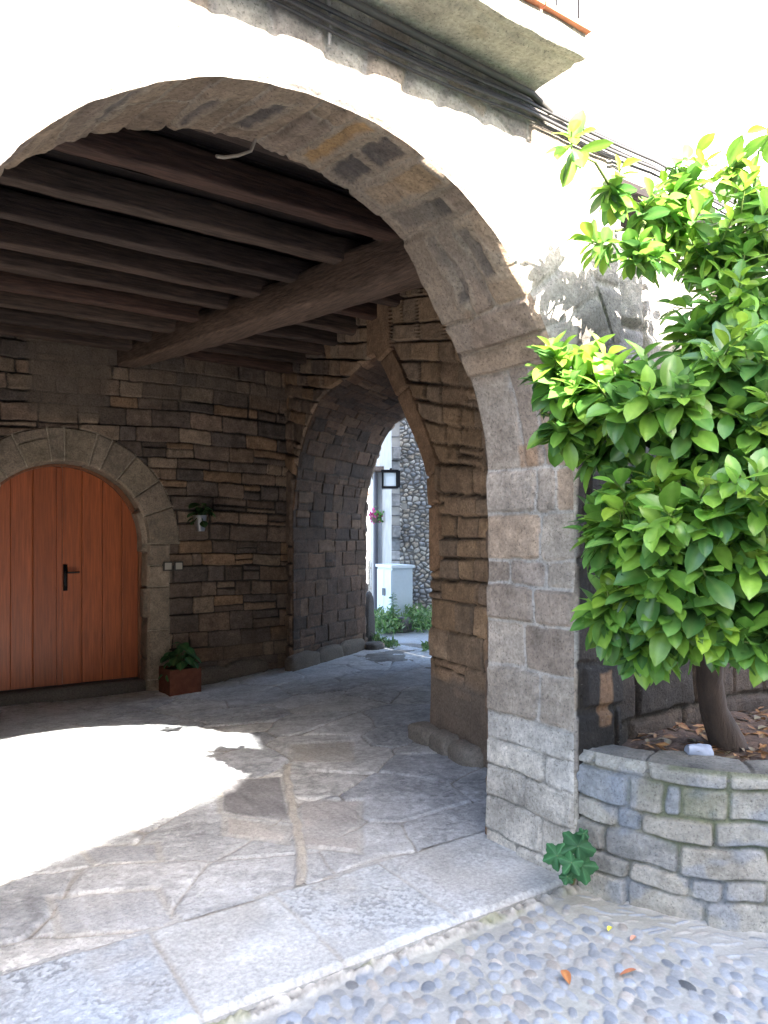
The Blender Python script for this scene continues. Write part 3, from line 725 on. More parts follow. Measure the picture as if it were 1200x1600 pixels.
# ---- ceiling
mb = MB(); 
for i in range(34):
    y0 = 2.9 + i * .165; mb.box((HX0, y0 + .004, 3.63 + .004 * (i % 3)), (5.2, y0 + .161, 3.68), np.array((.019, .012, .010)) * (.8 + .4 * random.Random(i).random()))
mb.obj('ceiling_boards', M['wood'], house, smooth=False)
def timber(mb, p0, p1, w_, h_, col, seed, n=90, side=None):
    p0 = np.array(p0, float); p1 = np.array(p1, float); L = np.linalg.norm(p1 - p0); d = (p1 - p0) / L
    sd = np.cross(d, (0, 0, 1)); sd /= np.linalg.norm(sd); upv = np.cross(sd, d)
    s = np.linspace(0, 1, n); m = 16; a = (np.arange(m + 1)) / m * 2 * PI
    c_, s_ = np.cos(a), np.sin(a); e = .28
    cx = np.sign(c_) * np.abs(c_) ** e; cy = np.sign(s_) * np.abs(s_) ** e
    w_ = np.interp(s, [0, 1], w_) if isinstance(w_, tuple) else np.full(n, w_); h_ = np.interp(s, [0, 1], h_) if isinstance(h_, tuple) else np.full(n, h_)
    S, A_ = np.meshgrid(s * L, np.arange(m + 1) % m, indexing='ij')
    nz = 1 + .14 * fbm(S * 1.5 + seed * 5, A_ * .7, seed, 3) + .06 * fbm(S * 7, A_ * .9, seed + 9, 3)
    off = .02 * fbm(s * L * .7, s * 0 + seed, seed + 2, 2); offz = .012 * fbm(s * L * .6, s * 0 + seed, seed + 4, 2)
    P = p0 + d * (S[..., None]) + sd * ((cx[None] * w_[:, None] / 2 * nz) + off[:, None])[..., None] + upv * ((cy[None] * h_[:, None] / 2 * nz) + offz[:, None] - h_[:, None] / 2 * 0)[..., None]
    mb.grid(P, col)
    for k in (0, n - 1):
        mb.add(np.vstack([P[k, :-1], P[k, :-1].mean(0)]), [(i, (i + 1) % m, m) for i in range(m)], col)
JC = [(.060, .038, .029), (.068, .036, .026), (.074, .048, .036), (.054, .035, .028), (.066, .041, .031)]
ys = [3.42, 3.96, 4.53, 5.05, 5.52, 6.0, 6.48, 6.95, 7.42, 7.88]
rj = random.Random(4)
for i, y in enumerate(ys):
    for seg in (0, 1):
        mb = MB()
        if seg == 0: timber(mb, (HX0, y + rj.uniform(-.02, .02), 3.54), (2.95, y + rj.uniform(-.02, .02), 3.53), .115 + rj.uniform(-.02, .02), .165, JC[i % 5], i + 1)
        else: timber(mb, (2.80, y + .07, 3.55), (4.6, y + .07 + rj.uniform(-.03, .03), 3.55), .12, .16, JC[(i + 2) % 5], i + 21)
        mb.obj('joist', M['wood'], house)
mb = MB(); timber(mb, (3.13, 2.95, 3.33), (2.46, 8.3, 3.46), (.30, .24), (.33, .22), (.110, .070, .050), 77, n=80)
mb.obj('main_beam', M['beamwood'], house, label='heavy main beam running back under the joists')
# corbel stone patch where the beam enters the wall, and hidden massing
mb = MB()
mb.prism([(HX0, YF + .03), (3.03, YF + .03), (3.45, 2.95), (5.3, 3.75), (6.15, 9.3), (HX0, 9.3)], 3.95, 7.6, (.34, .31, .27))
mb.obj('upper_storey', M['stone'], house, smooth=False)
mb = MB()
mb.box((HX0 - .3, YF + .02, -.3), (HX0, 9.3, 4.0), (.3, .27, .23)); mb.obj('outer_wall', M['stone'], house, smooth=False); mb = MB(); mb.box((HX0, YW + .56, -.3), (4.3, 9.3, 3.95), (.3, .27, .23)); mb.obj('outer_wall', M['stone'], house, smooth=False); mb = MB()
mb.prism([(3.46, 2.97), (3.75, 4.56), (5.28, 5.46), (4.98, 3.87)], -.3, 3.95, (.3, .27, .23)); mb.obj('outer_wall', M['stone'], house, smooth=False)
mb = MB()
x0, x1, y0, y1 = HX0 - .4, 6.4, YF - .35, 9.7; ym = (y0 + y1) / 2
mb.add([(x0, y0, 7.5), (x1, y0, 7.5), (x1, ym, 9.3), (x0, ym, 9.3), (x0, y1, 7.5), (x1, y1, 7.5)], [(0, 1, 2, 3), (3, 2, 5, 4)], (.38, .17, .10))
mb.add([(x0, y0, 7.4), (x1, y0, 7.4), (x1, y1, 7.4), (x0, y1, 7.4)], [(0, 3, 2, 1)], (.2, .15, .1))
mb.obj('roof', M['tile'], house, smooth=False)
# ---- balcony ledge
ZB = 3.475; YO = 2.055; BX1 = 2.445
mb = MB(); res = .012
def ledge(px0, px1, y0, y1, z0, z1):
    x = np.arange(px0, px1, res); x[-1] = px1
    q = [(y1, z0)] + [(y, z0) for y in np.linspace(y1, y0, 30)[1:]] + [(y0, z) for z in np.linspace(z0, z1, 10)[1:]] + [(y1, z1)]
    q = np.array(q); X, K = np.meshgrid(x, np.arange(len(q)), indexing='ij')
    Yq = q[:, 0][K]; Zq = q[:, 1][K]
    n = fbm(X * 6, Yq * 6 + Zq * 6, 5, 4)
    w_ = np.ones(len(q)); w_[0] = 0; w_[-1] = 0
    groove = .010 * sstep((.02 - np.abs(Yq - (y0 + .05))) / .01) * (K < 31)
    Z = Zq + .010 * n * w_[K] + groove; Yy = Yq + .008 * fbm(X * 7, Zq * 7, 9, 3) * w_[K]
    C = np.array((.40, .37, .29)) * (1 + .3 * n + .25 * fbm(X * 25, Yq * 25, 8, 3))[..., None]
    cr = sstep((fbm(X * 3, Yq * 4, 55, 4) - .1) * 4)[..., None] * .5; C = C * (1 - cr) + np.array((.25, .21, .13)) * cr
    P = np.stack([X, Yy, Z], -1); mb.grid(P, C, flip=True)
    e = P[-1]; mb.add(np.vstack([e, [(px1, (y0 + y1) / 2, (z0 + z1) / 2)]]), [(i, i + 1, len(e)) for i in range(len(e) - 1)], (.4, .37, .3))
ledge(HX0, BX1, YO, YF + .01, ZB, ZB + .10)
balc = mb.obj('balcony', M['stone'], house)
mb = MB()
for i in range(16):
    x1 = BX1 + .01 - i * .27; mb.box((x1 - .262, YO - .022, ZB + .102), (x1, YF, ZB + .122), np.array((.50, .19, .11)) * (.85 + .3 * rj.random()))
mb.obj('floor_tiles', M['tile'], balc, smooth=False)
for i in range(14):
    mb = MB(); x = BX1 - .03 - i * .13; mb.tube([(x, YO + .01, ZB + .12), (x, YO + .01, ZB + 1.1)], .006, 6); mb.obj('railing_bar', M['metal'], balc)
mb = MB(); mb.tube([(HX0 + .6, YO - .02, ZB + 1.1), (BX1 - .03, YO - .02, ZB + 1.1)], .013, 8); mb.obj('handrail', M['metal'], balc)

# ---- cables under the balcony, clipped to the wall and running on to the right
rc = random.Random(8)
CG = 'thin black cables slung along the wall under the balcony'
for i in range(7):
    pts = []; z = 3.425 - .012 * i; clips = [-2.2, -1.0, .1, 1.25, 2.42, 3.3, 9.0]
    for a, b in zip(clips[:-1], clips[1:]):
        n = 14; sg = (.012 + .02 * rc.random() + .003 * i) * (b - a) / 1.2
        if b > 8: sg = .10 + .02 * i
        for k in range(n):
            f = k / n; pts.append((a + (b - a) * f, YF - .035 - .010 * (i % 3), z - .010 * a * .6 - sg * 4 * f * (1 - f) * .5 + .006 * (1 if a < 8 else 0)))
    pts.append((9.0, YF + .3, z + .2))
    mb = MB(); mb.tube(pts, .0062, 6, (.045, .042, .042))
    tag(mb.obj('utility_cable', M['cable']), 'thin black cable in the sagging bundle under the balcony ledge', 'cable', CG)
mb = MB(); mb.tube([(HX0, YF - .10, 3.455), (.6, YF - .10, 3.452), (1.5, YF - .075, 3.445), (2.40, YF - .05, 3.44), (2.52, YF - .05, 3.40)], .015, 8, (.06, .055, .05))
tag(mb.obj('cable_conduit', M['cable']), 'thicker dark conduit pipe running along the corner under the balcony ledge', 'pipe')
mb = MB()
q = onY(345, 245, YF + .3); pts = [onY(400, 228, YB - .02) + np.array([0, -.02, .05]), onY(392, 236, YB - .02), onY(372, 243, YB - .04), onY(350, 246, YB - .05), onY(338, 244, YB - .06)]
mb.tube(pts, .007, 6, (.30, .24, .19)); tag(mb.obj('loose_wire', M['cable']), 'short loose wire sticking out under the crown of the arch', 'wire')
mb = MB(); c0 = onY(508, 18, YF); mb.tube([c0 + np.array([0, -.02, .05]), c0 + np.array([0, -.035, -.05]), c0 + np.array([.005, -.02, -.13])], .006, 6, (.28, .26, .24))
tag(mb.obj('cable_clip', M['cable']), 'grey cable clip and dropper hanging from the cable bundle on the wall', 'clip')

# =================================================================== garden wall to the right
def lay_garden(U, V):
    D, ID, A, B = coursed(U, V, 120, ch=(.14, .28), sl=(.22, .55), warp=.02)
    h, C = stones(D, ID, A, B, U, V, [(.27, .24, .21), (.24, .22, .20), (.30, .27, .23), (.22, .20, .19)], (.25, .23, .2), jw=.006, ew=.02, hgt=.025, off=.012, tilt=.06, rough=.01, seed=9)
    _, Cd = stones(D, ID, A, B, U, V, SHADEW, (.03, .025, .02), jw=.006, ew=.02, seed=9)
    k = (1 - sstep((V - 1.9 + .3 * fbm(U * 2, V * 2, 4)) / .6))[..., None]  # painted shade: darkened stone on the lower wall, fading out upwards
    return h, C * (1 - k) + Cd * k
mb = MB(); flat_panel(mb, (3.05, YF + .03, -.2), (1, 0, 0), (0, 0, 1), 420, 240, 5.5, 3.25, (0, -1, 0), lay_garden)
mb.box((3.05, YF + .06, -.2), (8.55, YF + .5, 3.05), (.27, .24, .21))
tag(mb.obj('garden_wall', M['stone']), 'old masonry wall behind the laurel, painted darker low down for shade, continuing from the arched house', 'wall')

nb = thing('lane_shade_house', 'added white plastered house behind the laurel and the garden wall, keeping sun off the lane', 'house', (8, 4.6, 0))  # added building: keeps sun off the lane, bright plaster stands in for sky
mb = MB(); mb.box((4.6, 4.5, 3.9), (6.2, 7.5, 8.4), (.82, .81, .78)); mb.box((6.2, 4.5, -.2), (14.5, 7.5, 8.4), (.82, .81, .78)); mb.box((5.02, 4.52, -.2), (6.19, 5.47, 3.89), (.82, .81, .78)); mb.obj('wall', M['plaster'], nb, smooth=False)  # last block is added to stop sun slipping through to the lane
mb = MB(); mb.add([(4.5, 4.2, 8.4), (14.8, 4.2, 8.4), (14.8, 6, 9.2), (4.5, 6, 9.2), (4.5, 7.8, 8.4), (14.8, 7.8, 8.4)], [(0, 1, 2, 3), (3, 2, 5, 4)], (.38, .17, .1)); mb.obj('roof', M['tile'], nb, smooth=False)

# =================================================================== planter
pl = thing('stone_planter', 'curved raised planter of grey rubble stones beside the arch pier', 'planter', (PC[0], PC[1], -.07))
a0, a1 = PI + .02, PI * 1.93
NS = int((a1 - a0) * PR / .006); al = np.linspace(a0, a1, NS)
def lay_pl(U, V):
    D, ID, A, B = coursed(U, V + .02 * np.sin(U * 3), 131, vb=[-.3, .01, .165, .255, .385, .485, .62, .8], sl=[(.25, .4), (.2, .36), (.12, .26), (.17, .4), (.13, .30), (.12, .30), (.22, .4), (.3, .5)], warp=.017, wf=5, rc=.022)
    return stones(D, ID, A, B, U, V, PLANT, (.19, .18, .145), jw=.004, ew=.009, hgt=.020, off=.010, tilt=.08, rough=.009, rf=9, cvar=.14, seed=13)
V = np.linspace(-.12, .60, 130); U, VV = np.meshgrid((al - a0) * PR, V, indexing='ij')
h, C = lay_pl(U, VV + .075)
top = sstep((.59 - VV) / .02); h = h * top
bl = sstep((fbm(U * 6, VV * 8, 75, 3) - .05) * 4)[..., None] * .5; C = C * (1 - bl) + np.array((.20, .225, .27)) * bl
wh_ = sstep((fbm(U * 9, VV * 9, 79, 4) - .22) * 5)[..., None] * .35; C = C * (1 - wh_) + np.array((.38, .36, .33)) * wh_
moss = sstep((fbm(U * 3, VV * 3, 71, 4) + .05) * 4)[..., None] * (1 - sstep(h / .02))[..., None]
C = C * (1 - .6 * moss) + np.array((.11, .13, .06)) * .6 * moss
bat = .03 * (1 - (VV + .1) / .7)
rr = PR + h + bat
AA = np.repeat(al[:, None], len(V), 1)
mb = MB(); mb.grid(np.stack([PC[0] + rr * np.cos(AA), PC[1] + rr * np.sin(AA), VV - .02], -1), C)
mb.obj('planter_wall', M['planterstone'], pl)
# coping
rad = np.linspace(PR + .012, PR - .20, 36); A_, Rr = np.meshgrid(al, rad, indexing='ij'); U = (A_ - a0) * PR
cb = [-.2, .37, .80, 1.02, 1.42, 1.8, 2.3, 2.8, 3.3, 4]; kk = np.clip(np.searchsorted(cb, U) - 1, 0, 8); cb = np.array(cb)
dj = np.minimum(U - cb[kk], cb[kk + 1] - U) + .008 * fbm(U * 8, Rr * 8, 3)
hh = .012 * sstep(dj / .02) + .022 * (hsh(kk, 3) - .5) + .022 * fbm(U * 4, Rr * 8, 9, 4)
hh = hh - .04 * (1 - sstep((PR + .012 - Rr + .012 * fbm(U * 6, Rr * 0, 5)) / .04))
Cc = np.array((.135, .13, .12)) * (1 + .5 * fbm(U * 9, Rr * 9, 12, 4) + .25 * (hsh(kk, 6) - .5))[..., None]
mb = MB(); mb.grid(np.stack([PC[0] + Rr * np.cos(A_), PC[1] + Rr * np.sin(A_), .575 + hh], -1), Cc, flip=True)
mb.obj('coping', M['planterstone'], pl)
th = np.linspace(PI, 2 * PI, 90); rr_ = np.linspace(PR - .17, .02, 60); T, Q = np.meshgrid(th, rr_, indexing='ij')
X = PC[0] + Q * np.cos(T); Y = PC[1] + Q * np.sin(T); Z = .545 + .03 * fbm(X * 5, Y * 5, 3, 4) + .02 * sstep((PR - .17 - Q) / .3)
mb = MB(); mb.grid(np.stack([X, Y, Z], -1), np.array((.075, .05, .038)) * (1 + .4 * fbm(X * 20, Y * 20, 6))[..., None], flip=True)
mb.obj('soil', M['soil'], pl)

# =================================================================== leaves
def leaf_grid(L, W, nl=7, nc=5, droop=.25, fold=.18, tipp=1.0, wav=0.0):
    t = np.linspace(0, 1, nl); c = np.linspace(-1, 1, nc); T, Cc = np.meshgrid(t, c, indexing='ij')
    wd = np.sin(PI * np.clip(T, 0, 1) ** 1.18) ** .66 * W / 2; wd[0] = W * .02; wd[-1] = 0
    x = T * L; y = Cc * wd; z = np.abs(Cc) * wd * fold * 2 - droop * L * T ** 2 + wav * W * np.sin(T * 9 + Cc * 2) * np.abs(Cc)
    return np.stack([x, y, z], -1)
def place_leaf(mb, base, d, up, G, col):
    d = d / np.linalg.norm(d); s = np.cross(up, d); n = np.linalg.norm(s)
    if n < 1e-3: s = np.cross((1, 0, 0), d); n = np.linalg.norm(s)
    s /= n; u = np.cross(d, s)
    P = base + G[..., 0:1] * d + G[..., 1:2] * s + G[..., 2:3] * u
    nl, nc = P.shape[:2]
    C = np.tile(np.asarray(col, float), (nl, nc, 1)); C[:, nc // 2] = C[:, nc // 2] * 1.0 + np.array((.05, .06, .02))
    mb.grid(P, C, flip=False)
rl = np.random.RandomState(12)
LC = 1.38 * np.array([(.085, .195, .030), (.12, .245, .035), (.065, .16, .032), (.16, .29, .04), (.05, .125, .032), (.10, .215, .05), (.135, .26, .035)])
YC = np.array([(.22, .36, .04), (.19, .33, .035), (.25, .38, .05)])
# lobes: photo pixel, forward distance, radii (across, up, depth) in metres, clusters, share of fresh yellow-green leaves
LOBES = [
 (905, 600, 2.95, .19, .17, .20, 13, .30), (985, 625, 2.85, .22, .20, .25, 17, .15), (1085, 615, 2.80, .25, .20, .28, 20, .10), (1180, 610, 2.85, .25, .22, .30, 20, .10),
 (860, 572, 2.95, .07, .08, .10, 4, .25), (880, 660, 2.95, .09, .08, .10, 5, .10),
 (1130, 470, 3.20, .22, .20, .25, 15, .15), (1165, 350, 3.30, .22, .22, .25, 15, .30), (1210, 450, 3.2, .25, .35, .3, 18, .1),
 (945, 285, 3.10, .17, .11, .14, 4, .7), (1010, 320, 3.20, .20, .13, .15, 5, .6), (930, 375, 3.10, .13, .07, .10, 3, .4), (990, 390, 3.10, .14, .08, .10, 5, .3), (1075, 290, 3.30, .16, .13, .15, 5, .7),
 (885, 215, 2.85, .09, .09, .08, 2, .6), (1050, 235, 3.30, .16, .06, .1, 2, .9), (1155, 245, 3.30, .14, .07, .1, 3, .9), (1205, 165, 3.25, .06, .08, .08, 2, .8),
 (1080, 790, 2.65, .26, .16, .25, 17, .20), (1160, 780, 2.60, .22, .22, .25, 15, .15), (965, 815, 2.80, .14, .12, .15, 9, .12), (1020, 870, 2.75, .22, .15, .22, 13, .08), (1130, 900, 2.70, .26, .2, .25, 15, .08),
 (955, 950, 2.85, .12, .12, .14, 8, .15), (1050, 965, 2.80, .20, .15, .22, 13, .08), (1150, 970, 2.75, .20, .15, .2, 12, .15), (1200, 1000, 2.7, .12, .10, .15, 6, .15), (1000, 1010, 2.9, .12, .06, .12, 4, .1),
 (1110, 700, 2.85, .28, .12, .2, 12, .1), (1000, 745, 2.85, .16, .09, .15, 6, .1), (1180, 700, 2.75, .2, .15, .2, 10, .2), (1060, 350, 3.3, .16, .12, .2, 9, .5), (1110, 400, 3.3, .16, .15, .2, 10, .3), (1180, 530, 3.0, .2, .12, .2, 10, .2),
 (1100, 510, 3.15, .14, .08, .15, 6, .2), (1180, 290, 3.3, .15, .10, .15, 6, .6), (1040, 900, 2.8, .2, .12, .2, 8, .1), (940, 700, 3.0, .1, .06, .1, 3, .1),
 (1270, 650, 2.7, .3, .4, .35, 22, .1), (1290, 850, 2.6, .3, .35, .35, 16, .1), (1330, 450, 3.1, .3, .3, .35, 12, .2),
]
trunk_base = at(1140, 1183, 3.62); trunk_base[2] = .53
fork = at(1112, 1010, 3.45)
laurel = thing('laurel_tree', 'large glossy green cherry laurel growing from the stone planter', 'tree', trunk_base)
mb = MB()
tp = [trunk_base + np.array([0, 0, -.05]), trunk_base + np.array([-.02, 0, .06]), at(1115, 1110, 3.58), at(1108, 1060, 3.52), fork, at(1125, 930, 3.35), at(1130, 820, 3.25)]
mb.tube(tp, [.115, .082, .062, .058, .056, .045, .036], 14, (.045, .032, .026))
hub = at(1130, 820, 3.25)
limb_nodes = []
big = [at(1000, 640, 3.15), at(1100, 600, 3.1), at(1200, 560, 3.15), at(1140, 400, 3.35), at(1020, 330, 3.3), at(1230, 800, 2.9), at(1060, 850, 2.95), at(980, 930, 3.05), at(1150, 930, 2.95), at(1240, 450, 3.2)]
for b in big:
    st = hub if b[2] > 1.9 else fork
    if b is big[4]: st = big[3]
    mid = (st + b) / 2 + rl.uniform(-.05, .05, 3); mb.tube([st, mid, b], [.03, .022, .012], 8, (.09, .07, .05)); limb_nodes.append(b); limb_nodes.append(mid)
mb.obj('trunk', M['bark'], laurel)
limb_nodes = np.array(limb_nodes)
cm = MB(); tw = MB()
for (px, py, t, ra, rz_, rd, n, fresh) in LOBES:
    c = at(px, py, t)
    node = limb_nodes[np.argmin(np.linalg.norm(limb_nodes - c, axis=1))]
    inner = c * .7 + node * .3
    tw.tube([node, (node + inner) / 2 + rl.uniform(-.03, .03, 3), inner], [.010, .008, .006], 6, (.10, .13, .045))
    for i in range(int(n * (1.45 if py > 430 else .82))):
        for _ in range(30):
            q = rl.uniform(-1, 1, 3)
            if .25 < np.linalg.norm(q) < 1: break
        off = RT * q[0] * ra + np.array([0, 0, 1]) * q[1] * rz_ + F * q[2] * rd
        tip = c + off
        if tip[1] > YF - .06: tip[1] = YF - .06 - rl.uniform(0, .1)
        gd = off / (np.linalg.norm(off) + 1e-6) + (c - node) * .8 + np.array([0, 0, .45]) - F * .25 + rl.uniform(-.25, .25, 3)
        gd /= np.linalg.norm(gd)
        st = inner * .5 + tip * .5 - gd * .05
        p1 = tip - gd * .09
        tw.tube([inner, st, p1, tip], [.0055, .0045, .0035, .0025], 5, (.16, .22, .06))
        isf = rl.rand() < fresh
        nlv = rl.randint(5, 10)
        for k in range(5):
            f = rl.uniform(.15, .8); b0 = st * (1 - f) + p1 * f; d = rl.uniform(-1, 1, 3) + np.array([0, 0, -.35]) - F * .3; L = rl.uniform(.07, .14)
            if b0[1] + d[1] / np.linalg.norm(d) * L > YF - .03: continue
            place_leaf(cm, b0, d, np.array([0, 0, 1.]) + rl.uniform(-.8, .8, 3), leaf_grid(L, L * rl.uniform(.4, .55), nl=6, droop=rl.uniform(.0, .4), fold=rl.uniform(.05, .3)), LC[rl.randint(len(LC))] * rl.uniform(.65, 1.15))
        for k in range(nlv):
            f = k / nlv
            ang = k * 2.4 + rl.uniform(-.3, .3)
            s1 = np.cross(gd, (0.3, .2, 1)); s1 /= np.linalg.norm(s1); s2 = np.cross(gd, s1)
            radial = s1 * math.cos(ang) + s2 * math.sin(ang)
            el = .25 + .75 * f
            d = radial * (1 - .55 * f) + gd * (.25 + .9 * f) + np.array([0, 0, -.22 - .15 * rl.rand()])
            base = tip - gd * (.10 * (1 - f)) + radial * .004
            L = rl.uniform(.088, .150) * (1.12 if py > 500 else .92) * (1 - .30 * f * f); W = L * rl.uniform(.42, .56)
            if base[1] + d[1] / np.linalg.norm(d) * L > YF - .03: continue
            G = leaf_grid(L, W, droop=rl.uniform(.05, .32), fold=rl.uniform(.08, .28), wav=.03)
            pal = YC if (isf and f > .35) else LC
            col = pal[rl.randint(len(pal))] * rl.uniform(.7, 1.3)
            upv = np.array([0, 0, 1.]) + gd * .6 - F * .15 + rl.uniform(-.35, .35, 3)
            place_leaf(cm, base, d, upv, G, col)
cm.obj('crown', M['leaf'], laurel)
tw.obj('twigs', M['bark'], laurel)
print('leaf verts', cm.n)

# =================================================================== small things
def pebble_leaf(name, px, py, L, W, col, rot, label, Z=-.04, cat='leaf', group=None, droop=-.1):
    p = onZ(px, py, Z); mb = MB(); p[2] = Z + .015
    G = leaf_grid(L, W, droop=droop, fold=.35, nl=9)
    place_leaf(mb, p, np.array([math.cos(rot), math.sin(rot), .05]), np.array([0, 0, 1.]), G, col)
    return tag(mb.obj(name, M['litter']), label, cat, group)
pebble_leaf('dry_leaf', 890, 1545, .075, .034, (.50, .20, .08), 1.05, 'curled orange dry leaf lying upright on the cobbles', Z=-.05)
pebble_leaf('dry_leaf', 968, 1530, .07, .022, (.33, .12, .06), -.35, 'narrow reddish brown dry leaf on the cobbles right of the orange one', Z=-.05)
pebble_leaf('dry_leaf', 985, 1476, .04, .02, (.50, .25, .18), .1, 'small faded pinkish dry leaf on the cobbles below the planter', Z=-.05)
pebble_leaf('petal', 950, 1461, .035, .02, (.70, .62, .08), .3, 'tiny bright yellow petal on the cobbles near the planter foot', Z=-.05, cat='petal')
# leaf litter in the bed
mb = MB(); rr2 = np.random.RandomState(3)
for i in range(420):
    a = rr2.uniform(PI * 1.02, PI * 1.9); r = (PR - .22) * math.sqrt(rr2.rand()); p = np.array([PC[0] + r * math.cos(a), PC[1] + r * math.sin(a), .575])
    L = rr2.uniform(.04, .09); an = rr2.uniform(0, 2 * PI)
    col = np.array([(.16, .07, .04), (.10, .055, .04), (.22, .10, .045), (.12, .09, .07)][rr2.randint(4)])
    if rr2.rand() < .03: col = np.array((.38, .15, .04))
    place_leaf(mb, p, np.array([math.cos(an), math.sin(an), rr2.uniform(-.1, .3)]), np.array([rr2.uniform(-.4, .4), rr2.uniform(-.4, .4), 1]), leaf_grid(L, L * .42, nl=4, nc=3, droop=rr2.uniform(-.3, .3)), col)
tag(mb.obj('leaf_litter', M['litter']), 'brown fallen leaves covering the planter bed', 'leaf litter', kind='stuff')
# crumpled plastic cup beside the trunk
cp = at(1090, 1172, 3.42); cp[2] = .60
ax = np.array([.75, -.45, -.12]); ax /= np.linalg.norm(ax)
mb = MB(); s = np.linspace(0, 1, 12); pts = cp + (s[:, None] - .5) * ax * .10
mb.tube(pts, .026 + .012 * s, 24, (.30, .34, .44), cap=False)
vv = mb.v[-1]; nd = fbm(vv[:, 0] * 40, vv[:, 2] * 40 + vv[:, 1] * 25, 5, 3); ctr_ = vv.mean(0); vv += (vv - ctr_) * (.30 * nd)[:, None] * np.array([.3, .6, 1.0]); mb.c[-1] = mb.c[-1] * (1 + .35 * nd)[:, None]
mb.tube(pts[:2] + np.array([0, 0, -.004]), .022, 16, (.30, .33, .42))
tag(mb.obj('plastic_cup', M['plastic']), 'crumpled pale blue plastic cup lying beside the laurel trunk', 'cup')

# ivy-like seedling at the foot of the pier
def lobed_leaf(mb, c, nrm, up, R0, col, seed):
    n = np.asarray(nrm, float); n /= np.linalg.norm(n); x = np.cross(up, n); x /= np.linalg.norm(x); y = np.cross(n, x)
    th = np.linspace(0, 2 * PI, 61)[:-1]
    lob = .80 + .13 * np.cos(5 * (th - PI / 2)) + .04 * np.cos(15 * th + seed); lob *= 1 - .45 * np.exp(-((th - 1.5 * PI) / .35) ** 2)
    rs = np.linspace(0, 1, 6); T, Q = np.meshgrid(np.r_[th, th[:1]], rs, indexing='ij'); Lb = np.r_[lob, lob[:1]][:, None]
    r = R0 * Lb * Q
    P = np.asarray(c) + (r * np.cos(T))[..., None] * x + (r * np.sin(T))[..., None] * y + (R0 * (.05 * np.cos(5 * (T - PI / 2)) * Q - .28 * Q ** 2 + .06 * np.sin(T * 2 + seed) * Q))[..., None] * n
    vein = np.maximum(0, np.cos(5 * (T - PI / 2))) ** 30
    C = np.tile(np.array(col), T.shape + (1,)) * (1 + .5 * vein + .1 * np.sin(T * 3 + seed))[..., None]
    mb.grid(P, C)
root = onZ(896, 1385, -.05)
seed = thing('wall_seedling', 'small seedling with lobed green leaves at the corner of pier and planter', 'plant', root)
st = MB(); fl = MB(); cdir = -F * .75 + np.array([0, 0, .55])
for i, (px, py, R0, rot, dz) in enumerate(((903, 1322, .084, .5, 0), (870, 1337, .066, -.6, 0), (893, 1348, .058, .1, .02), (908, 1352, .080, 2.9, .0), (886, 1370, .036, -2.8, 0.01), (912, 1302, .03, .8, 0))):
    c = at(px, py, 3.23 - dz * 3); st.tube([root, (root + c) / 2 + np.array([0, 0, .03]), c], [.003, .0025, .002], 5, (.22, .22, .09))
    upv = np.array([0, 0, 1.]) * math.cos(rot) + RT * math.sin(rot)
    lobed_leaf(fl, c, cdir + rl.uniform(-.2, .2, 3), upv, R0, np.array((.035, .115, .045)) * rl.uniform(.85, 1.2), i)
st.obj('stem', M['bark'], seed); fl.obj('leaves', M['leaf2'], seed)
mb = MB(); q = onZ(896, 1388, -.05); blob(mb, (q[0], q[1], -.045), (.035, .012, .010), 5, (.45, .17, .12), rz=-.3)
tag(mb.obj('terracotta_shard', M['tile']), 'small red terracotta shard on the ground under the seedling', 'shard')

# potted plant box by the door
bx = 2.94; by = 7.93; bz = float(zfloor(np.array(bx), np.array(by))) + .005
pb = thing('planter_box', 'square rusty steel planter box standing at the foot of the door jamb', 'planter', (bx, by, bz))
mb = MB(); w2 = .17; H = .27; tt = .012
for (p0, p1) in (((-w2, -w2, 0), (w2, -w2 + tt, H)), ((-w2, w2 - tt, 0), (w2, w2, H)), ((-w2, -w2 + tt, 0), (-w2 + tt, w2 - tt, H)), ((w2 - tt, -w2 + tt, 0), (w2, w2 - tt, H))):
    mb.box((bx + p0[0], by + p0[1], bz + p0[2]), (bx + p1[0], by + p1[1], bz + p1[2]))
mb.obj('box', M['corten'], pb, smooth=False)
mb = MB(); mb.box((bx - w2 + tt, by - w2 + tt, bz + .02), (bx + w2 - tt, by + w2 - tt, bz + H - .03), (.06, .04, .03)); mb.obj('soil', M['soil'], pb, smooth=False)
def round_leaf_plant(name, label, c, n, R0, spread, hgt, col, seed, mat_='leaf2', cat='plant', hang=0):
    r = np.random.RandomState(seed); mb = MB(); sm = MB(); t = thing(name, label, cat, c)
    c = np.array(c, float)
    for i in range(n):
        a = i * 2.4; e = math.sqrt((i + .5) / n); p = c + np.array([math.cos(a) * spread * e, math.sin(a) * spread * e, hgt * (1.15 - e * e * .8) * r.uniform(.7, 1.1)])
        if hang and i % 3 == 0: p[2] -= hang * e
        sm.tube([c, (c + p) / 2 + np.array([0, 0, .03]), p], [.006, .005, .004], 5, (.10, .16, .06))
        d = np.array([math.cos(a), math.sin(a), .15 - .7 * e]); L = R0 * r.uniform(.8, 1.2)
        place_leaf(mb, p - d * L * .4, d, np.array([0, 0, 1.]) + r.uniform(-.4, .4, 3), leaf_grid(L, L * .8, droop=.25, fold=.12, nl=7), np.array(col) * r.uniform(.7, 1.3))
    sm.obj('stems', M['bark'], t); mb.obj('leaves', M[mat_], t); return t
round_leaf_plant('potted_plant', 'bushy dark green plant with round leaves growing in the rusty box', (bx, by, bz + H - .04), 34, .13, .19, .24, (.045, .12, .04), 4, hang=.12)
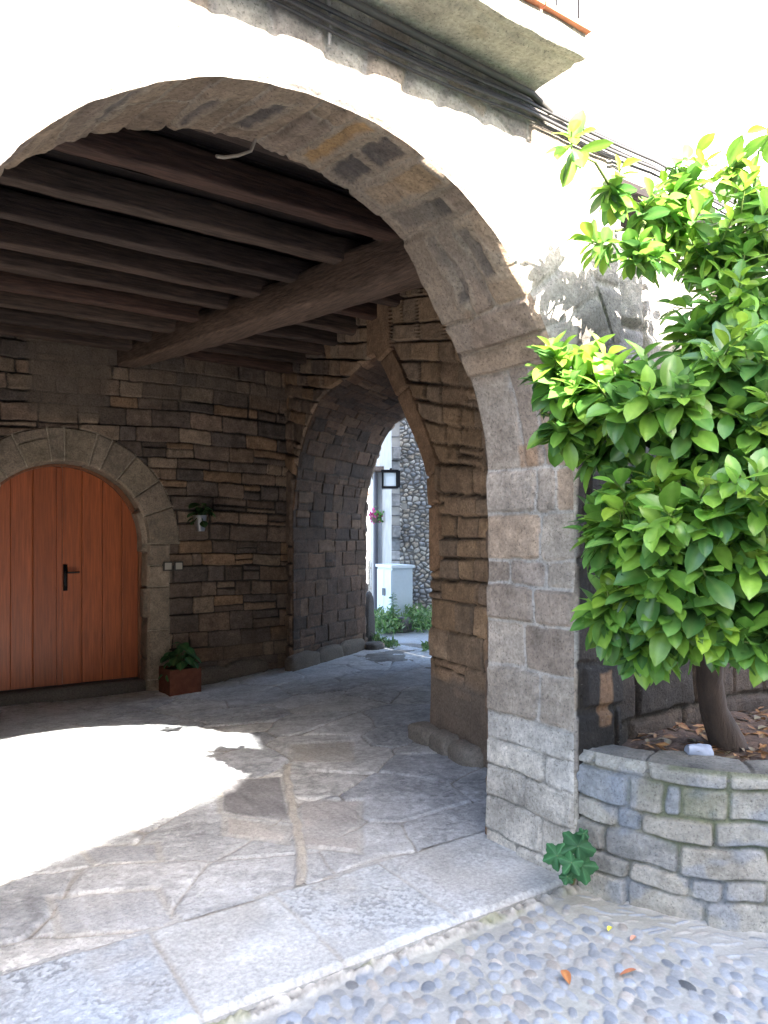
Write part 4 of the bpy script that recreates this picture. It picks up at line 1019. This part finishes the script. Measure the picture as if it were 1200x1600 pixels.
# zinc pot on the wall
zc = np.array([3.22, YW - .13, 1.62]); zp = thing('wall_pot', 'shiny zinc pot hung on the wall right of the door', 'pot', zc)
mb = MB(); mb.tube([zc, zc + np.array([0, 0, .003]), zc + np.array([0, 0, .17]), zc + np.array([0, 0, .175])], [.045, .048, .078, .084], 24, cap=False); mb.tube([zc, zc + np.array([0, 0, .01])], .046, 24); mb.obj('pot', M['zinc'], zp)
mb = MB(); mb.tube([zc + np.array([0, .0, .165]), zc + np.array([0, .14, .165])], .006, 6); mb.obj('hook', M['metal'], zp)
round_leaf_plant('trailing_plant', 'dark leafy plant in the zinc pot on the wall', zc + np.array([0, -.01, .13]), 16, .12, .13, .16, (.04, .10, .03), 9, hang=.10)
# switches
for i, (x, lb) in enumerate(((2.885, 'pale square switch plate nearer the door jamb'), (3.005, 'pale square switch plate farther from the door jamb'))):
    t = thing('wall_switch', lb, 'switch', (x, YW - .03, 1.19), 'pair of square switch plates beside the door')
    mb = MB(); mb.box((x - .050, YW - .062, 1.19), (x + .050, YW - .01, 1.29), (.05, .045, .04)); mb.obj('frame', M['plastic'], t, smooth=False)
    mb = MB(); mb.box((x - .036, YW - .068, 1.204), (x + .036, YW - .063, 1.276), (.42, .38, .32)); mb.obj('plate', M['plastic'], t, smooth=False)

# =================================================================== beyond the arch
# rubble stone house: its corner at photo x=612, face running to the right
cA = at(612, 985, 14.6); cA[2] = -.15
rd = np.array([.90, -.436, 0.]); rn = np.array([-.436, -.90, 0.])    # face direction / outward normal
rd = RT * .97 + F * .10; rd /= np.linalg.norm(rd); rn = np.array([rd[1], -rd[0], 0]); 
if np.dot(rn, F) > 0: rn = -rn
rub = thing('rubble_house', 'tall house gable of small grey rubble stones beyond the passage', 'house', cA)
def lay_rub(U, V):
    D, ID, A, B = voronoi(U, V, .08, 17, jit=.85, warp=.03, asp=1.35)
    h, C = stones(D, ID, A, B, U, V, [(.36, .34, .31), (.30, .29, .28), (.42, .39, .34), (.26, .26, .26), (.36, .31, .25)], (.12, .11, .10), jw=.006, ew=.02, hgt=.05, off=.02, tilt=.3, rough=.008, rf=6, cvar=.2, seed=18)
    q = (U < .16)
    Dq, IDq, Aq, Bq = coursed(U, V, 19, ch=(.16, .3), sl=[[-1, 9]] * 60, v0=-1, vmax=9, warp=.01)
    Dq = np.minimum(Dq, .17 - U)
    hq, Cq = stones(Dq, IDq, Aq, Bq, U, V, [(.30, .29, .28), (.26, .26, .26)], (.15, .14, .13), hgt=.05, seed=20)
    hole = (np.abs(U - .13 - .12) < .05) & (np.abs(V - 2.3) < .06)
    h = np.where(q, hq, h); C = np.where(q[..., None], Cq, C)
    h = np.where(hole, -.08, h); C = np.where(hole[..., None], .03, C); return h, C
mb = MB(); flat_panel(mb, cA, rd, (0, 0, 1), 330, 760, 3.3, 7.5, rn, lay_rub)
mb.obj('rubble_wall', M['rubble'], rub)
mb = MB()
def M_r(v): return cA + v[:, :1] * rd + v[:, 1:2] * (-rn) + v[:, 2:] * np.array([0, 0, 1.])
mb.box((.0, .02, 0), (3.3, 5, 7.5), (.36, .34, .31), M=M_r); mb.obj('side_walls', M['plaster'], rub, smooth=False)
mb = MB(); mb.add(M_r(np.array([(-.3, -.4, 7.4), (3.6, -.4, 7.4), (3.6, 2.5, 8.9), (-.3, 2.5, 8.9), (-.3, 5.4, 7.4), (3.6, 5.4, 7.4)])), [(0, 1, 2, 3), (3, 2, 5, 4)], (.35, .16, .1)); mb.obj('roof', M['tile'], rub, smooth=False)
# narrow pale facade left of it, in shade below an eave
cB = at(588, 985, 16.5); cB[2] = -.15
def M_b(v): return cB + v[:, :1] * RT + v[:, 1:2] * F + v[:, 2:] * np.array([0, 0, 1.])
sh = thing('plastered_house', 'narrow house front of pale bluish plaster beside the rubble gable', 'house', cB)
mb = MB(); mb.box((0, 0, 0), (.34, 3, 3.1), (.50, .52, .55), M=M_b); mb.obj('wall', M['plaster'], sh, smooth=False)
mb = MB(); mb.box((-.12, -.45, 3.11), (.36, 3, 3.19), (.16, .12, .10), M=M_b); mb.obj('eave', M['wood'], sh, smooth=False)
mb = MB(); mb.box((.12, -.02, 1.5), (.24, .0, 2.3), (.10, .12, .17), M=M_b); mb.obj('window', M['plastic'], sh, smooth=False)
mb = MB(); mb.tube(M_b(np.array([(-.02, -.05, 0), (-.02, -.05, 3.1)])), .05, 8, (.13, .13, .15)); mb.obj('downpipe', M['plastic'], sh)
mb = MB(); mb.box((0, .4, 3.2), (.34, 3, 7.0), (.78, .76, .72), M=M_b); mb.obj('upper_wall', M['plaster'], sh, smooth=False)
# far white house
cC = at(556, 985, 27); cC[2] = -.2
def M_c(v): return cC + v[:, :1] * RT + v[:, 1:2] * F + v[:, 2:] * np.array([0, 0, 1.])
wh = thing('white_house', 'sunlit white house at the end of the lane', 'house', cC)
mb = MB(); mb.box((-2.5, 0, 0), (.80, 5, 3.25), (.80, .79, .76), M=M_c); mb.obj('wall', M['plaster'], wh, smooth=False)
mb = MB(); mb.box((-2.8, -.3, 3.26), (.95, 5.2, 3.40), (.20, .12, .08), M=M_c); mb.obj('roof', M['tile'], wh, smooth=False)
# flower basket
fb = at(587, 808, 16.0); fbt = thing('flower_basket', 'hanging basket of magenta flowers on the pale house front', 'flower basket', fb)
mb = MB(); mb.tube([fb + np.array([0, 0, -.12]), fb + np.array([0, 0, -.06]), fb], [.05, .09, .10], 12, (.10, .08, .06)); mb.obj('basket', M['plastic'], fbt)
mb = MB(); rf = np.random.RandomState(6)
for k, (cols, n, s_) in enumerate((((.55, .03, .22), 70, 0), ((.10, .25, .06), 60, 1))):
    mb = MB()
    for i in range(n):
        p = fb + rf.normal(0, .07, 3) + np.array([0, 0, .03]) + RT * (.07 if s_ else -.07); d = rf.uniform(-1, 1, 3)
        place_leaf(mb, p, d, rf.uniform(-1, 1, 3), leaf_grid(.06, .05, nl=4, nc=3), np.array(cols) * rf.uniform(.7, 1.3))
    mb.obj('foliage' if s_ else 'flowers', M['leaf2'], fbt)
# lamp on the corner
lp = at(609, 762, 14.2); lt = thing('wall_lamp', 'square black lantern fixed to the corner of the rubble gable', 'lamp', lp)
def M_l(v): return lp + v[:, :1] * RT + v[:, 1:2] * F + v[:, 2:] * np.array([0, 0, 1.])
mb = MB()
for x in (-.13, .13):
    for y in (-.13, .13): mb.box((x - .017, y - .017, .02), (x + .017, y + .017, .27), M=M_l)
mb.box((-.16, -.16, .27), (.16, .16, .32), M=M_l); mb.box((-.15, -.15, -.02), (.15, .15, .02), M=M_l); mb.box((.15, -.15, .0), (.19, .15, .30), M=M_l)
mb.obj('lantern_frame', M['metal'], lt, smooth=False)
mb = MB(); mb.box((-.112, -.112, .022), (.112, .112, .268), M=M_l); mb.obj('glass', M['frost'], lt, smooth=False)
mb = MB(); mb.box((.0, -.02, .33), (.04, .55, .36), M=M_l); mb.obj('bracket', M['metal'], lt, smooth=False)
# electricity cabinet, turned so that its doors face left
cb_ = at(606, 968, 13.6); cb_[2] = 0.0
cd = RT * .80 - F * .60; cs = RT * .60 + F * .80
def M_k(v): return cb_ + v[:, :1] * cs * 1 + v[:, 1:2] * cd + v[:, 2:] * np.array([0, 0, 1.])
ct = thing('electricity_cabinet', 'pale grey street cabinet with double doors in front of the rubble gable', 'cabinet', cb_)
# left face (doors) runs from x=590 to 613, right face 613-630
k0 = at(590, 962, 14.0); k1 = at(613, 968, 13.35); k2 = at(631, 962, 13.6)
e1 = (k1 - k0); e1[2] = 0; e2 = (k2 - k1); e2[2] = 0
W1 = np.linalg.norm(e1); e1 /= W1; e2 = e2 - e1 * np.dot(e2, e1); W2 = np.linalg.norm(e2) + .1; e2 /= np.linalg.norm(e2)
k0[2] = .10
def M_k(v): return k0 + v[:, :1] * e1 + v[:, 1:2] * e2 + v[:, 2:] * np.array([0, 0, 1.])
mb = MB(); mb.box((0, 0, 0), (W1, W2, .92), (.50, .55, .58), M=M_k); mb.obj('body', M['plastic'], ct, smooth=False)
mb = MB(); mb.box((-.03, -.03, .921), (W1 + .03, W2 + .03, .97), (.62, .66, .67), M=M_k); mb.obj('roof', M['plastic'], ct, smooth=False)
for i in (0, 1):
    mb = MB(); a = W1 * (.02 + .49 * i); mb.box((a, -.015, .05), (a + W1 * .46, -.001, .88), (.60, .65, .68), M=M_k); d_ = mb.obj('cabinet_door', M['plastic'], ct, smooth=False)
    mb = MB(); a2 = a + W1 * (.40 if i == 0 else .04); mb.box((a2, -.03, .42), (a2 + .035, -.016, .55), (.06, .07, .09), M=M_k); mb.obj('lock', M['plastic'], d_, smooth=False)
mb = MB(); mb.box((.02, .02, -.14), (W1 - .02, W2 - .02, -.001), (.30, .29, .28), M=M_k); mb.obj('base', M['plaster'], ct, smooth=False)
# boulder before it, block at the left of the opening
mb = MB(); q = at(629, 985, 12.9); blob(mb, (q[0], q[1], .06), (.20, .16, .16), 31, (.13, .12, .11), rz=.4); tag(mb.obj('boulder', M['stone']), 'dark rough boulder among the weeds in front of the cabinet', 'rock')
mb = MB(); q = at(571, 1000, 11.4); blob(mb, (q[0], q[1], .25), (.13, .12, .46), 37, (.10, .085, .075), rz=.5); tag(mb.obj('guard_stone', M['stone']), 'dark upright guard stone at the far left corner of the opening', 'stone')
mb = MB(); q = at(583, 1012, 10.7); blob(mb, (q[0], q[1], .03), (.17, .13, .07), 41, (.14, .12, .105), rz=.4); tag(mb.obj('flat_stone', M['stone']), 'flat dark stone lying before the guard stone', 'rock')
# picket fence
pk = at(572, 968, 19); fe = thing('picket_fence', 'pale wooden picket fence at the end of the lane', 'fence', (pk[0], pk[1], -.1))
for i in range(9):
    q = at(560 + i * 5.5, 968, 19); mb = MB(); mb.box((-.03, -.012, 0), (.03, .012, 1.1), (.50, .42, .33), M=lambda v, q=q: np.array([q[0], q[1], -.1]) + v[:, :1] * RT + v[:, 1:2] * F + v[:, 2:] * np.array([0, 0, 1.])); mb.obj('picket', M['wood'], fe, smooth=False)
a = at(556, 900, 19.03); b = at(608, 900, 19.03)
mb = MB(); mb.tube([(a[0], a[1], .3), (b[0], b[1], .3)], .02, 6, (.45, .38, .3)); mb.obj('rail', M['wood'], fe)
mb = MB(); mb.tube([(a[0], a[1], .8), (b[0], b[1], .8)], .02, 6, (.45, .38, .3)); mb.obj('rail', M['wood'], fe)
# weeds
rw = np.random.RandomState(15)
def weeds(name, label, spots, n, hmax, cols, seed):
    mb = MB(); r = np.random.RandomState(seed)
    for (px, t0, sp_, td) in spots:
        for i in range(n):
            p = at(px + r.normal(0, sp_), 900, t0 + r.normal(0, td)); p[2] = r.uniform(0, hmax) * r.uniform(.3, 1)
            d = r.uniform(-1, 1, 3) + np.array([0, 0, .7]); L = r.uniform(.04, .10)
            place_leaf(mb, p, d, r.uniform(-1, 1, 3), leaf_grid(L, L * .4, nl=4, nc=3), np.array(cols[r.randint(len(cols))]) * r.uniform(.7, 1.3))
    return tag(mb.obj(name, M['leaf2']), label, 'weeds', kind='stuff')
WC = [(.10, .20, .06), (.14, .26, .07), (.08, .16, .06), (.20, .27, .12)]
weeds('weeds', 'green weeds growing along the foot of the rubble house and cabinet', [(586, 12.9, 7, .25), (600, 12.8, 8, .25), (612, 12.6, 7, .2), (645, 13.2, 9, .3), (660, 13.0, 9, .3), (672, 13.2, 8, .3), (640, 13.5, 5, .2)], 420, .38, WC, 2)
weeds('weed_tufts', 'small weed tufts on the rough ground at the edge of the lane', [(600, 11.0, 4, .12), (612, 10.9, 4, .1), (667, 10.6, 4, .1), (590, 11.2, 3, .1)], 70, .12, WC, 3)
q = at(614, 985, 12.7); q[2] = 0; tp_ = thing('tall_weed', 'tall leafy weed standing in front of the cabinet corner', 'plant', q)
mb = MB(); mb.tube([q, q + np.array([.01, 0, .35]), q + np.array([-.01, 0, .62])], [.008, .007, .004], 6, (.12, .2, .08)); mb.obj('stem', M['bark'], tp_)
mb = MB()
for i in range(70):
    z = rw.uniform(.05, .64); a = rw.uniform(0, 2 * PI); d = np.array([math.cos(a), math.sin(a), .3]); place_leaf(mb, q + np.array([0, 0, z]), d, np.array([0, 0, 1.]), leaf_grid(.13 * (1.15 - z), .05, nl=5, nc=3), np.array((.09, .20, .06)) * rw.uniform(.7, 1.3))
mb.obj('leaves', M['leaf2'], tp_)

# houses across the street (behind the photographer): their roofline throws the shade on the street
YH = -8.0
prof_sh = [(-14, .25), (-1.5, .3), (.55, 1.06), (1.94, 1.48), (2.35, 1.80), (2.65, 2.30), (3.1, 2.55), (4.5, 2.62), (14, 2.7)]
poly = [(-14, -.2)] + [(x, z + (YF - YH) / 1.4) for x, z in prof_sh] + [(14, -.2)]
op = thing('opposite_house', 'long plastered house facing the arch across the street', 'house', (0, YH, 0))
mb = MB()
n = len(poly); V = [(x, YH, z) for x, z in poly] + [(x, YH - 7, z) for x, z in poly]
fs = [(i, i + 1, n + i + 1, n + i) for i in range(n - 1)]
mb.add(V, fs, (.42, .38, .33))
for i in range(1, n - 2):
    a, b = poly[i], poly[i + 1]
    for yy in (YH, YH - 7): mb.add([(a[0], yy, -.2), (b[0], yy, -.2), (b[0], yy, b[1]), (a[0], yy, a[1])], [(0, 1, 2, 3)], (.45, .41, .35))
mb.obj('wall', M['plaster'], op, smooth=False)
for x in (-9, -5.5, -2, 1.5, 5, 8.5):
    for z in (1.2, 4.2):
        mb = MB(); mb.box((x - .55, YH - .02, z), (x + .55, YH + .04, z + 1.5), (.16, .09, .05)); wdw = mb.obj('window', M['wood'], op, smooth=False)
        mb = MB(); mb.box((x - .45, YH + .041, z + .1), (x + .45, YH + .05, z + 1.4)); mb.obj('pane', M['glass'], wdw, smooth=False)
print('done')
